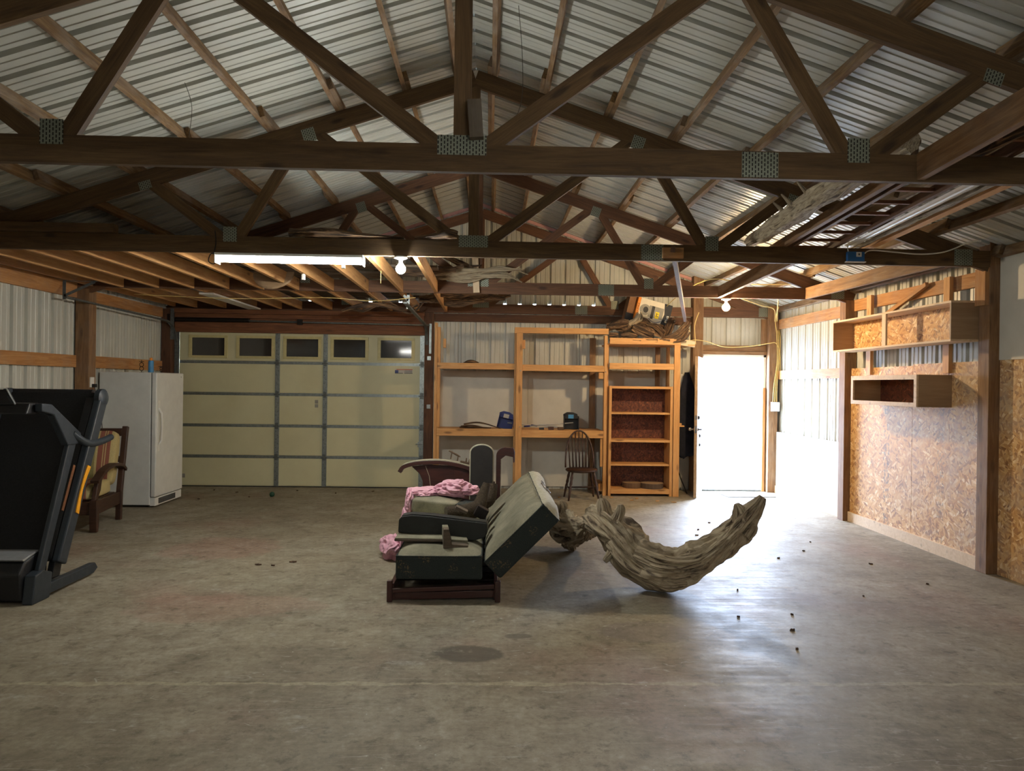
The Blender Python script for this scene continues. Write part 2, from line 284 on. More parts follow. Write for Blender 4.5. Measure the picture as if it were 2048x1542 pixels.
# ------------------------------------------------------------------ geometry helpers
WM = {}
def link(o, parent=None, M=None):
    M = M or Matrix.Identity(4); WM[o.name] = M.copy(); COL.objects.link(o)
    if parent is not None:
        o.parent = parent; o.matrix_basis = WM[parent.name].inverted() @ M
    else: o.matrix_basis = M
    return o
def tag(o, label=None, cat=None, group=None, kind=None):
    if label: o['label'] = label
    if cat: o['category'] = cat
    if group: o['group'] = group
    if kind: o['kind'] = kind
    return o
def thing(name, loc, label, cat, group=None, rz=0., M=None):
    o = bpy.data.objects.new(name, None); o.empty_display_size = .1
    link(o, None, M if M is not None else Matrix.Translation(loc) @ Matrix.Rotation(rz, 4, 'Z')); return tag(o, label, cat, group)
class MB:
    def __init__(s): s.v = []; s.f = []; s.mi = []; s.uv = {}; s.smooth = False; s.cur = 0
    def add(s, vs, fs):
        b = len(s.v); s.v += [tuple(v) for v in vs]
        for f in fs: s.f.append([b+i for i in f]); s.mi.append(s.cur)
    def box(s, x0, x1, y0, y1, z0, z1, M=None):
        vs = [Vector((x, y, z)) for x in (x0, x1) for y in (y0, y1) for z in (z0, z1)]
        if M is not None: vs = [M @ v for v in vs]
        s.add(vs, [(0, 1, 3, 2), (4, 6, 7, 5), (0, 4, 5, 1), (2, 3, 7, 6), (0, 2, 6, 4), (1, 5, 7, 3)]); return s
    def bar(s, a, b, w, h, up=(0, 0, 1)):
        s.box(-.5, .5, -w/2, w/2, -h/2, h/2, frame(a, b, up) @ Matrix.Diagonal(((Vector(b)-Vector(a)).length, 1, 1, 1))); return s
    def prism(s, poly, a, b, M=None, axis='y'):      # poly in two coords, extruded along axis from a to b
        n = len(poly); P = []
        for t in (a, b):
            for p, q in poly: P.append({'y': Vector((p, t, q)), 'x': Vector((t, p, q)), 'z': Vector((p, q, t))}[axis])
        if M is not None: P = [M @ v for v in P]
        fs = [list(range(n)), list(range(2*n-1, n-1, -1))] + [(i, i+n, (i+1) % n+n, (i+1) % n) for i in range(n)]
        s.add(P, fs); return s
    def tube(s, pts, radii, n=10, caps=True, fn=None, uv=False):
        pts = [Vector(p) for p in pts]; k = len(pts)
        if not hasattr(radii, '__len__'): radii = [radii]*k
        T = [(pts[min(i+1, k-1)]-pts[max(i-1, 0)]).normalized() for i in range(k)]
        N = T[0].orthogonal().normalized(); vs = []; L = 0; base = len(s.v); fs = []
        for i in range(k):
            if i: N = (N - T[i]*N.dot(T[i])).normalized(); L += (pts[i]-pts[i-1]).length
            B = T[i].cross(N)
            for j in range(n):
                a = 2*pi*j/n; r = radii[i]*(fn(a, L, i/(k-1), pts[i]) if fn else 1.)
                vs.append(pts[i] + (N*cos(a)+B*sin(a))*r)
            if i < k-1:
                for j in range(n):
                    q = (i*n+j, i*n+(j+1) % n, (i+1)*n+(j+1) % n, (i+1)*n+j); fs.append(q)
                    if uv: s.uv[len(s.f)+len(fs)-1] = [(j/n, L), ((j+1)/n, L), ((j+1)/n, L+(pts[i+1]-pts[i]).length), (j/n, L+(pts[i+1]-pts[i]).length)]
        if caps: fs.append(list(range(n-1, -1, -1))); fs.append([(k-1)*n+j for j in range(n)])
        s.add(vs, fs); return s
    def lathe(s, prof, n=20, M=None):        # prof: (r, z)
        vs = []; fs = []; k = len(prof)
        for r, z in prof:
            for j in range(n): vs.append(Vector((r*cos(2*pi*j/n), r*sin(2*pi*j/n), z)))
        for i in range(k-1):
            for j in range(n): fs.append((i*n+j, i*n+(j+1) % n, (i+1)*n+(j+1) % n, (i+1)*n+j))
        fs.append(list(range(n-1, -1, -1))); fs.append([(k-1)*n+j for j in range(n)])
        if M is not None: vs = [M @ v for v in vs]
        s.add(vs, fs); return s
    def build(s, name, mats, parent=None, M=None, smooth=False, bevel=0., seg=2, sub=0):
        me = bpy.data.meshes.new(name); vs = s.v
        if M is not None:
            Mi = M.inverted(); vs = [Mi @ Vector(v) for v in vs]
        me.from_pydata(vs, [], s.f)
        for m in (mats if isinstance(mats, (list, tuple)) else [mats]): me.materials.append(MT[m] if isinstance(m, str) else m)
        me.polygons.foreach_set('material_index', s.mi)
        if s.uv:
            ul = me.uv_layers.new(name='UVMap')
            for fi, co in s.uv.items():
                for li, c in zip(me.polygons[fi].loop_indices, co): ul.data[li].uv = c
        me.validate(); bm = bmesh.new(); bm.from_mesh(me); bmesh.ops.recalc_face_normals(bm, faces=bm.faces); bm.to_mesh(me); bm.free()
        if smooth:
            me.polygons.foreach_set('use_smooth', [True]*len(me.polygons))
            if smooth is not True: me.set_sharp_from_angle(angle=smooth)
        o = bpy.data.objects.new(name, me); link(o, parent, M)
        if bevel: b = o.modifiers.new('bevel', 'BEVEL'); b.width = bevel; b.segments = seg; b.limit_method = 'ANGLE'
        if sub: b = o.modifiers.new('sub', 'SUBSURF'); b.levels = b.render_levels = sub
        return o
def frame(a, b, up=(0, 0, 1)):
    a, b = Vector(a), Vector(b); x = (b-a).normalized(); z = Vector(up)
    if abs(x.dot(z)) > .98: z = Vector((0, 1, 0))
    z = (z - x*x.dot(z)).normalized(); y = z.cross(x)
    m = Matrix((x, y, z)).transposed().to_4x4(); m.translation = (a+b)/2; return m
def beam(name, a, b, w, h, mat, parent=None, up=(0, 0, 1), bevel=0.):
    """a sawn board: centreline a-b, w across, h along up; own axes along the grain"""
    F = frame(a, b, up); L = (Vector(b)-Vector(a)).length
    return MB().box(-L/2, L/2, -w/2, w/2, -h/2, h/2, F).build(name, mat, parent, F, bevel=bevel)
def vpost(name, x0, x1, y0, y1, z0, z1, mat, parent=None, bevel=0.):
    return beam(name, ((x0+x1)/2, (y0+y1)/2, z0), ((x0+x1)/2, (y0+y1)/2, z1), x1-x0, y1-y0, mat, parent, (0, 1, 0), bevel)
def xboard(name, x0, x1, y0, y1, z0, z1, mat, parent=None, bevel=0.):
    return beam(name, (x0, (y0+y1)/2, (z0+z1)/2), (x1, (y0+y1)/2, (z0+z1)/2), y1-y0, z1-z0, mat, parent, (0, 0, 1), bevel)
def yboard(name, x0, x1, y0, y1, z0, z1, mat, parent=None, bevel=0.):
    return beam(name, ((x0+x1)/2, y0, (z0+z1)/2), ((x0+x1)/2, y1, (z0+z1)/2), x1-x0, z1-z0, mat, parent, (0, 0, 1), bevel)
def spline(P, k=6):
    """Catmull-Rom through (x,y,z,r)"""
    P = [tuple(p) for p in P]; Q = [P[0]]+P+[P[-1]]; out = []
    for i in range(1, len(Q)-2):
        for j in range(k):
            t = j/k; out.append(tuple(.5*(2*b+(-a+c)*t+(2*a-5*b+4*c-d)*t*t+(-a+3*b-3*c+d)*t**3) for a, b, c, d in zip(Q[i-1], Q[i], Q[i+1], Q[i+2])))
    out.append(P[-1]); return out
def wires(name, P, r, mat, parent=None, k=6, n=6):
    S = spline([(*p, 0) for p in P], k); return MB().tube([s[:3] for s in S], r, n).build(name, mat, parent, smooth=True)
def drift(name, limbs, mat, parent=None, seed=0, n=26, k=9, rough=.35, floor=None):
    mb = MB()
    for li, P in enumerate(limbs):
        S = spline(P, k); sd = seed*7.3+li*3.1
        def fn(a, L, t, p, sd=sd):
            g = noise.noise(Vector((cos(a)*1.6+sd, sin(a)*1.6, L*3.0)))*1.0 + noise.noise(Vector((cos(a)*4+sd, sin(a)*4, L*4.5)))*.55 + abs(noise.noise(Vector((cos(a)*7, sin(a)*7+sd, L*3.5))))*-.5
            g += noise.noise(Vector((cos(a)*2, sin(a)*2+sd, L*14)))*.25 - max(0, .22-abs(noise.noise(Vector((cos(a)*2.4+sd, sin(a)*2.4, L*2.0)))))*2.2*(rough > .3) + noise.noise(Vector((cos(a)*9, sin(a)*9+sd, L*16)))*.16
            return max(.25, 1+g*rough)
        mb.tube([s[:3] for s in S], [max(s[3], .003) for s in S], n, True, fn, True)
    if floor is not None: mb.v = [(x, y, max(z, floor)) for x, y, z in mb.v]
    return mb.build(name, mat, parent, smooth=radians(50))
def label_text(body, M, size, mat, parent, name='lettering', align='CENTER'):
    c = bpy.data.curves.new(name, 'FONT'); c.body = body; c.size = size; c.align_x = align; c.align_y = 'CENTER'; c.extrude = .0004
    c.materials.append(MT[mat]); tmp = bpy.data.objects.new(name, c); me = bpy.data.meshes.new_from_object(tmp); bpy.data.objects.remove(tmp); return link(bpy.data.objects.new(name, me), parent, M)
def rect_panel(M, x0, x1, z0, z1, t=.001): return M

RX = -.16
def zt(x): return 4.28 - abs(x-RX)/3      # top of the rafters
def zr(x): return 4.378 - abs(x-RX)/3     # underside of the roof steel
XL, XR, YB, YF = -4.90, 4.45, 10.95, -5.0

# ------------------------------------------------------------------ room shell
def profile(L, pitch=.2286, off=.08, d=.024, w0=.030, w1=.017):
    pts = []; s = 0; k = 0
    while True:
        c = off + k*pitch
        if c > L-.05: break
        pts += [(c-w0, 0), (c-w1, d), (c+w1, d), (c+w0, 0)]
        for m in (.076, .152):
            q = c+m
            if q+.02 < L: pts += [(q-.012, 0), (q-.006, .005), (q+.006, .005), (q+.012, 0)]
        k += 1
    pts.sort(); return [(0, 0)] + pts + [(L, 0)]
def structure(o): o['kind'] = 'structure'; return o
mb = MB(); mb.box(XL-.1, XR+.1, YF, YB+.05, -.12, 0); structure(mb.build('floor', 'concrete'))
# roof steel: both slopes
mb = MB(); pr = profile(YB-YF+.3, d=.048, w0=.027, w1=.023)
for sgn in (-1, 1):
    vs = []; nx = Vector((sgn*.3162, 0, .9487))
    for s, d in pr:
        for t in (0, 4.86):
            vs.append(Vector((RX+sgn*t, YF+s, zr(RX+sgn*t))) + nx*d)
    mb.add(vs, [(2*i, 2*i+1, 2*i+3, 2*i+2) for i in range(len(pr)-1)])
mb.prism([(RX-.3, zr(RX-.3)+.04), (RX, zr(RX)+.06), (RX+.3, zr(RX+.3)+.04), (RX+.3, zr(RX+.3)+.06), (RX, zr(RX)+.09), (RX-.3, zr(RX-.3)+.06)], YF-.1, YB+.4)
structure(mb.build('ceiling', 'roof'))
# back wall: corrugated steel with the garage and entry openings, thin daylight slots at the lap
GX0, GX1, GZ = -4.70, -1.02, 2.36; DX0, DX1, DZ = 3.26, 4.24, 2.10
def clad_wall(mb, along, plane, s0, s1, ztop, outward, openings=(), lap=None, zlo=0.):
    prf = profile(s1-s0, d=.030, w0=.027, w1=.018)
    def P(s, d, z): return Vector((s0+s, plane+outward*d, z)) if along == 'x' else Vector((plane+outward*d, s0+s, z))
    cuts = sorted(set([p for p in prf] + [(o[0]-s0, 0) for o in openings] + [(o[1]-s0, 0) for o in openings]))
    for (a, da), (b, db) in zip(cuts, cuts[1:]):
        if b-a < 1e-5: continue
        m = s0+(a+b)/2; zl = zlo
        for o in openings:
            if o[0] < m < o[1]: zl = o[2]
        rib = max(da, db) > .02 and da > .02 and db > .02
        segs = [(zl, ztop(m))]
        if lap and rib and lap[0] > zl and lap[2] < m < lap[3]: segs = [(zl, lap[0]), (lap[1], ztop(m))]
        for z0, z1 in segs:
            ta = ztop(s0+a) if z1 == ztop(m) else z1; tb = ztop(s0+b) if z1 == ztop(m) else z1
            mb.add([P(a, da, z0), P(b, db, z0), P(b, db, tb), P(a, da, ta)], [(0, 1, 2, 3)])
mb = MB(); clad_wall(mb, 'x', YB, XL, XR, lambda x: zr(x)+.05, 1, [(GX0, GX1, GZ), (DX0, DX1, DZ)], (2.82, 2.845, -4.1, 2.0))
structure(mb.build('wall_back', 'clad'))
mb = MB(); clad_wall(mb, 'x', YF, XL, XR, lambda x: zr(x)+.05, -1); structure(mb.build('wall_front', 'clad'))
mb = MB(); clad_wall(mb, 'y', XL, YF, YB+.03, lambda y: 2.90, -1); structure(mb.build('wall_left', 'clad'))
mb = MB(); clad_wall(mb, 'y', XR, YF, YB+.03, lambda y: 2.93, 1); structure(mb.build('wall_right', 'clad'))
mb = MB(); mb.box(XL-.3, XR+9, YB+.06, YB+30, -.16, -.03); structure(mb.build('floor_outside_gravel', 'gravel'))
# pink foam closure along the gable
mb = MB()
for sgn in (-1, 1):
    mb.prism([(RX, zr(RX)-.005), (RX+sgn*3.4, zr(RX+3.4)-.005), (RX+sgn*3.4, zr(RX+3.4)-.05), (RX, zr(RX)-.05)], YB-.035, YB-.005)
structure(mb.build('trim_1', 'pink_foam'))

# wall panelling that belongs to the shell
mb = MB(); mb.box(-.80, .58, 10.925, 10.945, .04, 1.80); mb.box(.583, 1.80, 10.925, 10.945, .04, 1.79); mb.box(1.803, 3.08, 10.925, 10.945, .04, 1.80)
structure(mb.build('wall_back_lower_panel', 'wallboard'))
mb = MB(); mb.box(4.385, 4.40, 8.66, 9.825, .10, .93); mb.box(4.385, 4.40, 9.83, 10.90, .10, .93); structure(mb.build('wall_right_wainscot', 'wallboard'))
mb = MB(); mb.box(4.37, 4.385, 8.66, 10.85, 0, .11); structure(mb.build('baseboard_right', 'pale'))
for a in (((6.215, 7.247), 1.865), ((7.252, 8.505), 1.85)):
    mb = MB(); mb.box(4.38, 4.392, a[0][0], a[0][1], .0, a[1]); structure(mb.build('wall_right_panel', 'osb'))
mb = MB(); mb.box(4.355, 4.38, 6.215, 8.505, 0, .115); structure(mb.build('baseboard_right', 'pale'))
mb = MB(); mb.box(4.44, 4.449, 3.6, 6.07, 0, 1.87); structure(mb.build('wall_right_panel', 'osb'))
mb = MB(); mb.box(4.43, 4.449, 3.6, 6.07, 1.87, 2.78); structure(mb.build('wall_right_upper_panel', 'wallboard'))

# ------------------------------------------------------------------ trusses
def plate(cx, cz, w, h, y, parent, rot=0.):
    F = Matrix.Translation((cx, y-.0012, cz)) @ Matrix.Rotation(rot, 4, 'Y')
    return MB().box(-w/2, w/2, -.0012, .0012, -h/2, h/2, F).build('nail_plate', 'plate', parent, F)
def truss(y, label, red=False, gable=False, webs=True):
    t = thing('roof_truss', (RX, y, 2.68), label, 'roof truss'); m = 'truss_red' if red else 'truss'; yc = y+.019
    xl, xr = (-4.86, 4.34) if y > 6 and y < 8 else (-4.86, 4.40)
    def lo(x0, x1, e=0): return xboard('bottom_chord', x0, x1, y+e, y+.038, 2.68, 2.82, m, t)
    lo(xl, RX-1.3-.001 if False else 1.37); lo(1.372, xr)
    for s in (-1, 1):
        xe = (xr if s > 0 else xl)
        a = (RX+s*.002, yc, zt(RX)-.0738); b = (xe, yc, zt(xe)-.0738)
        beam('top_chord', a, b, .037, .14, m, t, (0, 0, 1))
    beam('king_post', (RX, yc+.001, 2.80), (RX, yc+.001, zt(RX)-.10), .089, .036, m, t, (0, 1, 0))
    und = lambda x: zt(x)-.147
    for s in (-1, 1):
        for (x0, z0), (x1, z1) in (((.10, 2.79), (1.36, und(RX+1.36)+.05)), ((1.44, und(RX+1.44)+.05), (2.0, 2.79)), ((2.10, 2.79), (2.74, und(RX+2.74)+.05))):
            d = .0015 if x0 == .10 else (.002 if x0 == 1.44 else .0025)
            beam('web', (RX+s*x0, yc+d, z0), (RX+s*x1, yc+d, z1), .036, .089, m, t, (0, 0, 1))
        plate(RX+s*2.05, 2.835, .115, .125, y, t); plate(RX+s*1.40, und(RX+1.4)+.02, .11, .115, y, t, -s*.32*-1 if False else s*.32); plate(RX+s*2.76, und(RX+2.76)+.02, .10, .07, y, t, s*.32)
    plate(RX, 2.815, .25, .10, y, t); plate(1.375, 2.75, .19, .13, y, t); plate(4.10 if y < 8 else 4.2, 2.76, .16, .14, y, t)
    return t
TY = [1.19, 3.63, 6.07, 8.51, 10.88]
truss(TY[0], 'roof truss just behind the viewpoint, out of the frame')
truss(TY[1], 'large nearest dark brown roof truss with wide bottom chord across the top')
truss(TY[2], 'second dark brown roof truss from the front, carrying the strip light')
truss(TY[3], 'third reddish brown roof truss, with the warm bulb under it', True)
TG = truss(TY[4]-.04, 'rearmost roof truss against the corrugated gable wall', True)
# ------------------------------------------------------------------ purlins: lines of lapped boards on each slope
ordn = ['top', 'second', 'third', 'fourth', 'fifth', 'sixth', 'seventh', 'eighth', 'lowest']
rnd = random.Random(4)
for s, side in ((-1, 'left'), (1, 'right')):
    for i, rx in enumerate((.12, .56, 1.12, 1.69, 2.26, 2.83, 3.40, 3.97, 4.52)):
        x = RX+s*rx
        t = thing('roof_purlin', (x, 6, zt(x)), f'rough timber purlin line on the {side} roof slope, {ordn[i]} one counted from the ridge', 'purlin')
        up = Vector((s*.3162, 0, .9487)); dn = Vector((s*.9487, 0, -.3162))
        bays = [(.9, 3.63), (3.63, 6.07), (6.07, 8.51), (8.51, 10.93)]
        for k, (y0, y1) in enumerate(bays):
            off = (k % 2)*.040; e0 = .0 if k == 0 else rnd.uniform(.08, .5); e1 = 0 if k == 3 else rnd.uniform(.08, .12)
            c = Vector((x, 0, zt(x))) + up*.0455 + dn*off
            a = c + Vector((0, y0-e0*(.9 if k else 0), 0)); b = c + Vector((0, min(y1+e1, 10.93), 0))
            beam('purlin_board', a, b, .038, .086, 'purlin', t, up)

# ------------------------------------------------------------------ posts, girts, beams on the walls
def single(o, label, cat, group=None): return tag(o, label, cat, group)
def post(x0, x1, y0, y1, z0, z1, mat, label): return single(vpost('wall_post', x0, x1, y0, y1, z0, z1, mat, bevel=.004), label, 'post')
def girt(o, label): return single(o, label, 'wall girt')
post(4.34, 4.485, 6.07, 6.21, 0, 3.0, 'post', 'large square wooden post at right, nearest, beside the strand board panel')
post(4.30, 4.445, 8.51, 8.65, 0, 2.68, 'post', 'square wooden post between strand board panel and white wainscot')
post(4.26, 4.40, 10.76, 10.90, 0, 2.86, 'post', 'square corner post right of the open door, carrying the outlet box')
post(-4.88, -4.72, 8.51, 8.66, 0, 2.66, 'post', 'square wooden post on the left wall behind the treadmill')
post(-4.88, -4.74, 6.07, 6.21, 0, 2.9, 'post', 'left wall post standing outside the picture edge')
post(-4.88, -4.74, 10.70, 10.84, 0, 2.66, 'post_dark', 'dark corner post behind the garage door track on the left')
post(-1.00, -.865, 10.78, 10.92, 0, 2.67, 'post_dark', 'dark post between garage door and shelving')
post(3.09, 3.245, 10.78, 10.92, 0, 3.3, 'post', 'wooden post left of the open entry door')
post(4.34, 4.48, 3.60, 3.74, 0, 2.9, 'post', 'right wall post outside the picture edge')
yb = yboard
girt(yb('wall_girt', 4.405, 4.443, 6.212, 8.508, 2.545, 2.68, 'girt'), 'brown horizontal board high on the right wall above the long wall shelf box')
girt(yb('wall_girt', 4.405, 4.443, 8.655, 10.90, 2.50, 2.645, 'girt'), 'upper weathered horizontal board on right wall near the corner')
girt(yb('wall_girt', 4.405, 4.443, 8.655, 10.90, 1.735, 1.865, 'girt'), 'middle weathered horizontal board on right wall near the corner')
girt(yb('wall_girt', -4.897, -4.86, 3.0, 8.505, 1.735, 1.875, 'girt'), 'orange horizontal board on the left wall nearer than the post')
girt(yb('wall_girt', -4.897, -4.86, 8.665, 10.69, 1.735, 1.88, 'girt'), 'orange horizontal board on the left wall above the freezer')
girt(yb('wall_girt', -4.897, -4.86, 3.0, 8.505, 2.55, 2.72, 'girt'), 'top horizontal board on left wall nearer than the post')
girt(yb('wall_girt', -4.897, -4.86, 8.665, 10.69, 2.53, 2.67, 'girt'), 'top horizontal board on left wall between post and corner')
girt(xboard('wall_girt', -.86, 3.085, 10.885, 10.92, 2.55, 2.67, 'post_dark'), 'long dark horizontal board on back wall above the shelving')
girt(xboard('wall_girt', 3.25, 4.255, 10.885, 10.92, 2.68, 2.84, 'post'), 'board on back wall above the door, upper one')
girt(xboard('wall_girt', 3.25, 4.255, 10.875, 10.92, 2.16, 2.25, 'post'), 'narrow board directly above the door opening')
single(vpost('lit_post_face', 4.30, 4.338, 6.075, 6.205, 2.35, 2.676, 'girt'), 'lighter block standing in for the lit upper face of the nearest right post', 'wood block')  # lighter block stands in for lamplight on the post's inner face
girt(yb('wall_girt', -4.715, -4.677, 6.112, 8.505, 2.69, 2.82, 'girt'), 'ledger board along the top of the left wall, nearer bay'); girt(yb('wall_girt', -4.715, -4.677, 8.552, 10.70, 2.69, 2.82, 'girt'), 'ledger board along the top of the left wall, farther bay')
# garage header: stacked boards
for z0, z1, y0, lab in ((2.325, 2.475, 10.80, 'lowest brown header board above the garage door'), (2.478, 2.535, 10.83, 'recessed brown header board behind the torsion shaft'), (2.538, 2.60, 10.79, 'third brown header board above the garage door'), (2.603, 2.668, 10.76, 'top brown header board above the garage door')):
    single(xboard('header_board', -4.73, -1.003, y0, 10.92, z0, z1, 'header'), lab, 'header board')
# purlin-direction boards seen between trusses on the right
for a, b, lab in (((3.82, 8.505, 2.75), (3.92, 6.112, 2.75), 'long ceiling board beside the right wall between second and third truss'),
                  ((2.75, 8.505, 2.75), (2.63, 6.112, 2.75), 'short ceiling board above the warm bulb between second and third truss'),
                  ((2.215, 3.625, 2.755), (2.13, .6, 2.86), 'ceiling board at upper right running toward the viewer from the nearest truss')):
    single(beam('ceiling_joist', a, b, .04, .135, 'post'), lab, 'joist')
# loft joists, left side
jr = random.Random(2); n = 0
words = ['first', 'second', 'third', 'fourth', 'fifth', 'sixth', 'seventh', 'eighth', 'ninth', 'tenth']
for i in range(10):
    x = -.66-.409*i
    single(yboard('loft_joist', x-.019, x+.019, 6.112, 8.505, 2.682, 2.818, 'joist'), f'pale pine loft joist between second and third truss, {words[i]} from the right', 'joist')
for i, x in enumerate((-.68, -1.10, -1.50, -1.95, -2.4, -2.85, -3.15, -3.52, -3.97, -4.4)):
    single(yboard('loft_joist', x-.019, x+.019, 8.552, 10.75, 2.684, 2.80, 'joist'), f'orange pine loft joist behind the third truss, {words[i]} from the right', 'joist')
single(beam('hanging_stub', (-.20, 8.46, 3.10), (-.178, 8.46, 2.685), .075, .036, 'pale', None, (0, 1, 0)), 'pale short upright board in front of the third truss near the middle', 'board')
single(beam('leaning_stick', (1.545, 6.04, 2.775), (2.76, 10.05, 2.55), .040, .05, 'post_dark'), 'long weathered stick sloping from the second truss down to the root pile', 'stick')
single(xboard('wood_block', 1.46, 1.64, 6.045, 6.068, 2.70, 2.79, 'girt'), 'small pale block nailed on second truss behind the sloping stick', 'wood block')
single(beam('wood_block', (-.085, 3.60, 2.84), (-.10, 3.60, 3.03), .07, .05, 'oldboard'), 'rough wood offcut beside the king post of the nearest truss', 'wood block')

# ------------------------------------------------------------------ garage door
T_ = Matrix.Translation
gd = thing('door_2', (-2.86, 10.9, 0), None, None); gd['kind'] = 'structure'
zs = [.0, .457, .927, 1.405, 1.883, 2.35]
wins = [(-4.507, -4.015), (-3.80, -3.31), (-3.095, -2.61), (-2.385, -1.90), (-1.675, -1.20)]
for i in range(5):
    z0, z1 = zs[i]+.006, zs[i+1]-.006
    mb = MB()
    if i < 4: mb.box(-4.69, -1.07, 10.88, 10.92, z0+.02, z1-.02); mb.box(-4.69, -1.07, 10.889, 10.915, z0, z1)
    else:
        xs = [-4.69]+[v for p in wins for v in p]+[-1.07]
        for a, b in zip(xs[::2], xs[1::2]): mb.box(a, b, 10.88, 10.92, z0+.02, z1)
        mb.box(-4.69, -1.07, 10.889, 10.915, z0-.012, z0+.03)
        for a, b in wins: mb.box(a, b, 10.88, 10.92, z0+.02, 1.973); mb.box(a, b, 10.88, 10.92, 2.250, z1)
    p = mb.build('door_section', 'cream', gd, bevel=.002)
    if i < 4:
        MB().box(-4.69, -1.07, 10.8865, 10.893, z1-.018, z1+.026).build('hinge_rail', 'galv', p)
    else:
        for a, b in wins:
            mb = MB()
            for q in ((a-.045, b+.045, 2.245, 2.285), (a-.045, b+.045, 1.94, 1.978), (a-.045, a+.005, 1.978, 2.245), (b-.005, b+.045, 1.978, 2.245)): mb.box(q[0], q[1], 10.866, 10.882, q[2], q[3])
            f = mb.build('window_frame', 'cream_frame', gd, bevel=.004)
            MB().box(a, b, 10.892, 10.898, 1.973, 2.250).build('window_pane', 'glass_dark', f)
MB().box(-4.69, -1.07, 10.88, 10.93, -.0, .014).build('bottom_seal', 'black_plastic', gd)
for x0, x1, mt in ((-4.76, -4.69, 'galv_dull'), (-3.253, -3.185, 'galv'), (-2.535, -2.468, 'galv'), (-1.075, -1.0, 'galv')):
    mb = MB(); mb.box(x0, x1, 10.862, 10.879, .01, 2.345); p = mb.build('steel_stile', mt, gd, bevel=.002)
    mb = MB()
    for j in range(38):
        z = .05+j*.061; xx = (x0+x1)/2+(-1)**j*.013
        mb.lathe([(.005, 0), (.005, .0015)], 8, T_((xx, 10.8615, z)) @ Matrix.Rotation(radians(90), 4, 'X'))
    mb.build('punched_holes', 'ink', p)
    mb = MB()
    for z in zs[1:5]: mb.box(x0+.012, x1-.012, 10.845, 10.861, z-.045, z+.045); mb.tube([(x0-.01, 10.85, z-.005), (x1+.01, 10.85, z-.005)], .007, 8)
    mb.build('hinge', 'galv_dull', p)
lp = MB().box(-1.452, -1.186, 10.8775, 10.8795, 1.745, 1.812).build('warning_label', 'label', gd)
MB().box(-1.452, -1.40, 10.8765, 10.8775, 1.752, 1.795).build('blue_picture', 'blue', lp); MB().box(-1.43, -1.186, 10.8765, 10.8775, 1.800, 1.811).build('red_bar', 'red_ink', lp)
mb = MB(); mb.box(-1.452, -1.33, 10.8765, 10.8775, 1.745, 1.753); mb.box(-1.31, -1.186, 10.8765, 10.8775, 1.745, 1.753)
for j in range(4): mb.box(-1.31, -1.19, 10.8768, 10.8775, 1.763+j*.009, 1.766+j*.009)
mb.build('print_lines', 'ink', lp)
for z0, z1 in ((1.27, 1.325), (1.21, 1.262)):
    lp = MB().box(-2.655, -2.605, 10.8775, 10.8795, z0, z1).build('small_label', 'card_grey', gd)
MB().box(-4.64, -4.585, 10.8775, 10.8795, .13, .19).build('small_label', 'card_grey', gd)
mb = MB(); mb.box(-1.09, -1.0, 10.845, 10.862, .63, .71); mb.tube([(-1.12, 10.85, .675), (-.93, 10.85, .675)], .008, 8); mb.build('slide_lock', 'galv', gd)
# overhead tracks, shaft
def track(x, lab, hx0, curve=True):
    t = thing('door_track', (x, 10.83, 0), lab, 'garage door track')
    P = [(x, 10.80, .02), (x, 10.80, 2.05)] + [(x, 10.80-.36*(1-cos(a)), 2.10+.36*sin(a)) for a in [i*pi/2/8 for i in range(1, 9)]] + [(x, 8.0, 2.50)]
    mb = MB()
    for p, q in zip(P, P[1:]): mb.bar(p, q, .042, .020, (0, 0, 1) if abs(Vector(q).y-Vector(p).y) > .1 else (0, 1, 0))
    mb.build('track_channel', 'galv_dull', t); return t
t = track(-4.705, 'galvanised curved overhead track at left side of the garage door', 0)
mb = MB(); mb.bar((-4.70, 7.98, 2.47), (-4.70, 7.98, 2.68), .035, .004, (0, 1, 0)); mb.bar((-4.70, 7.98, 2.675), (-4.35, 7.98, 2.675), .035, .004, (0, 0, 1)); mb.bar((-4.70, 7.98, 2.51), (-4.37, 7.98, 2.67), .03, .004, (0, 1, 0)); mb.build('hanger_bracket', 'galv_dull', t)
MB().bar((-4.72, 10.69, 2.2), (-4.72, 10.69, 2.66), .05, .01, (0, 1, 0)).build('bearing_plate', 'galv_dull', t)
t = track(-.965, 'galvanised overhead track at right side of garage door with a perforated hanger', 0)
mb = MB(); mb.bar((-1.21, 8.86, 2.785), (-.75, 8.86, 2.785), .002, .042, (0, 0, 1)); mb.bar((-1.03, 8.85, 2.785), (-1.03, 8.85, 2.52), .038, .002, (0, 1, 0)); mb.bar((-1.15, 8.85, 2.785), (-1.035, 8.85, 2.62), .002, .03, (0, 0, 1)); h = mb.build('perforated_hanger', 'galv', t); mb2 = mb
mb = MB()
for z in (1.98, 1.25): mb.box(-.955, -.90, 10.765, 10.779, z-.03, z+.03)
mb.build('jamb_bracket', 'galv', t)
MB().box(-.93, -.895, 10.765, 10.779, 2.05, 2.50).build('flag_bracket', 'galv', t)
t = thing('torsion_shaft', (-2.9, 10.74, 2.50), 'horizontal steel torsion shaft and spring above the garage door', 'torsion shaft')
MB().tube([(-4.80, 10.74, 2.505), (-.92, 10.74, 2.475)], .013, 10).build('shaft', 'galv_dull', t, smooth=True)
mb = MB(); mb.tube([(-4.70+i*.010, 10.74, 2.505) for i in range(110)], [.030+.004*(i % 2) for i in range(110)], 10); mb.build('spring', 'dark_metal', t, smooth=True)
mb = MB(); mb.box(-2.89, -2.82, 10.70, 10.758, 2.45, 2.53); mb.box(-4.80, -4.76, 10.70, 10.80, 2.43, 2.58); mb.build('bearing_bracket', 'dark_metal', t)

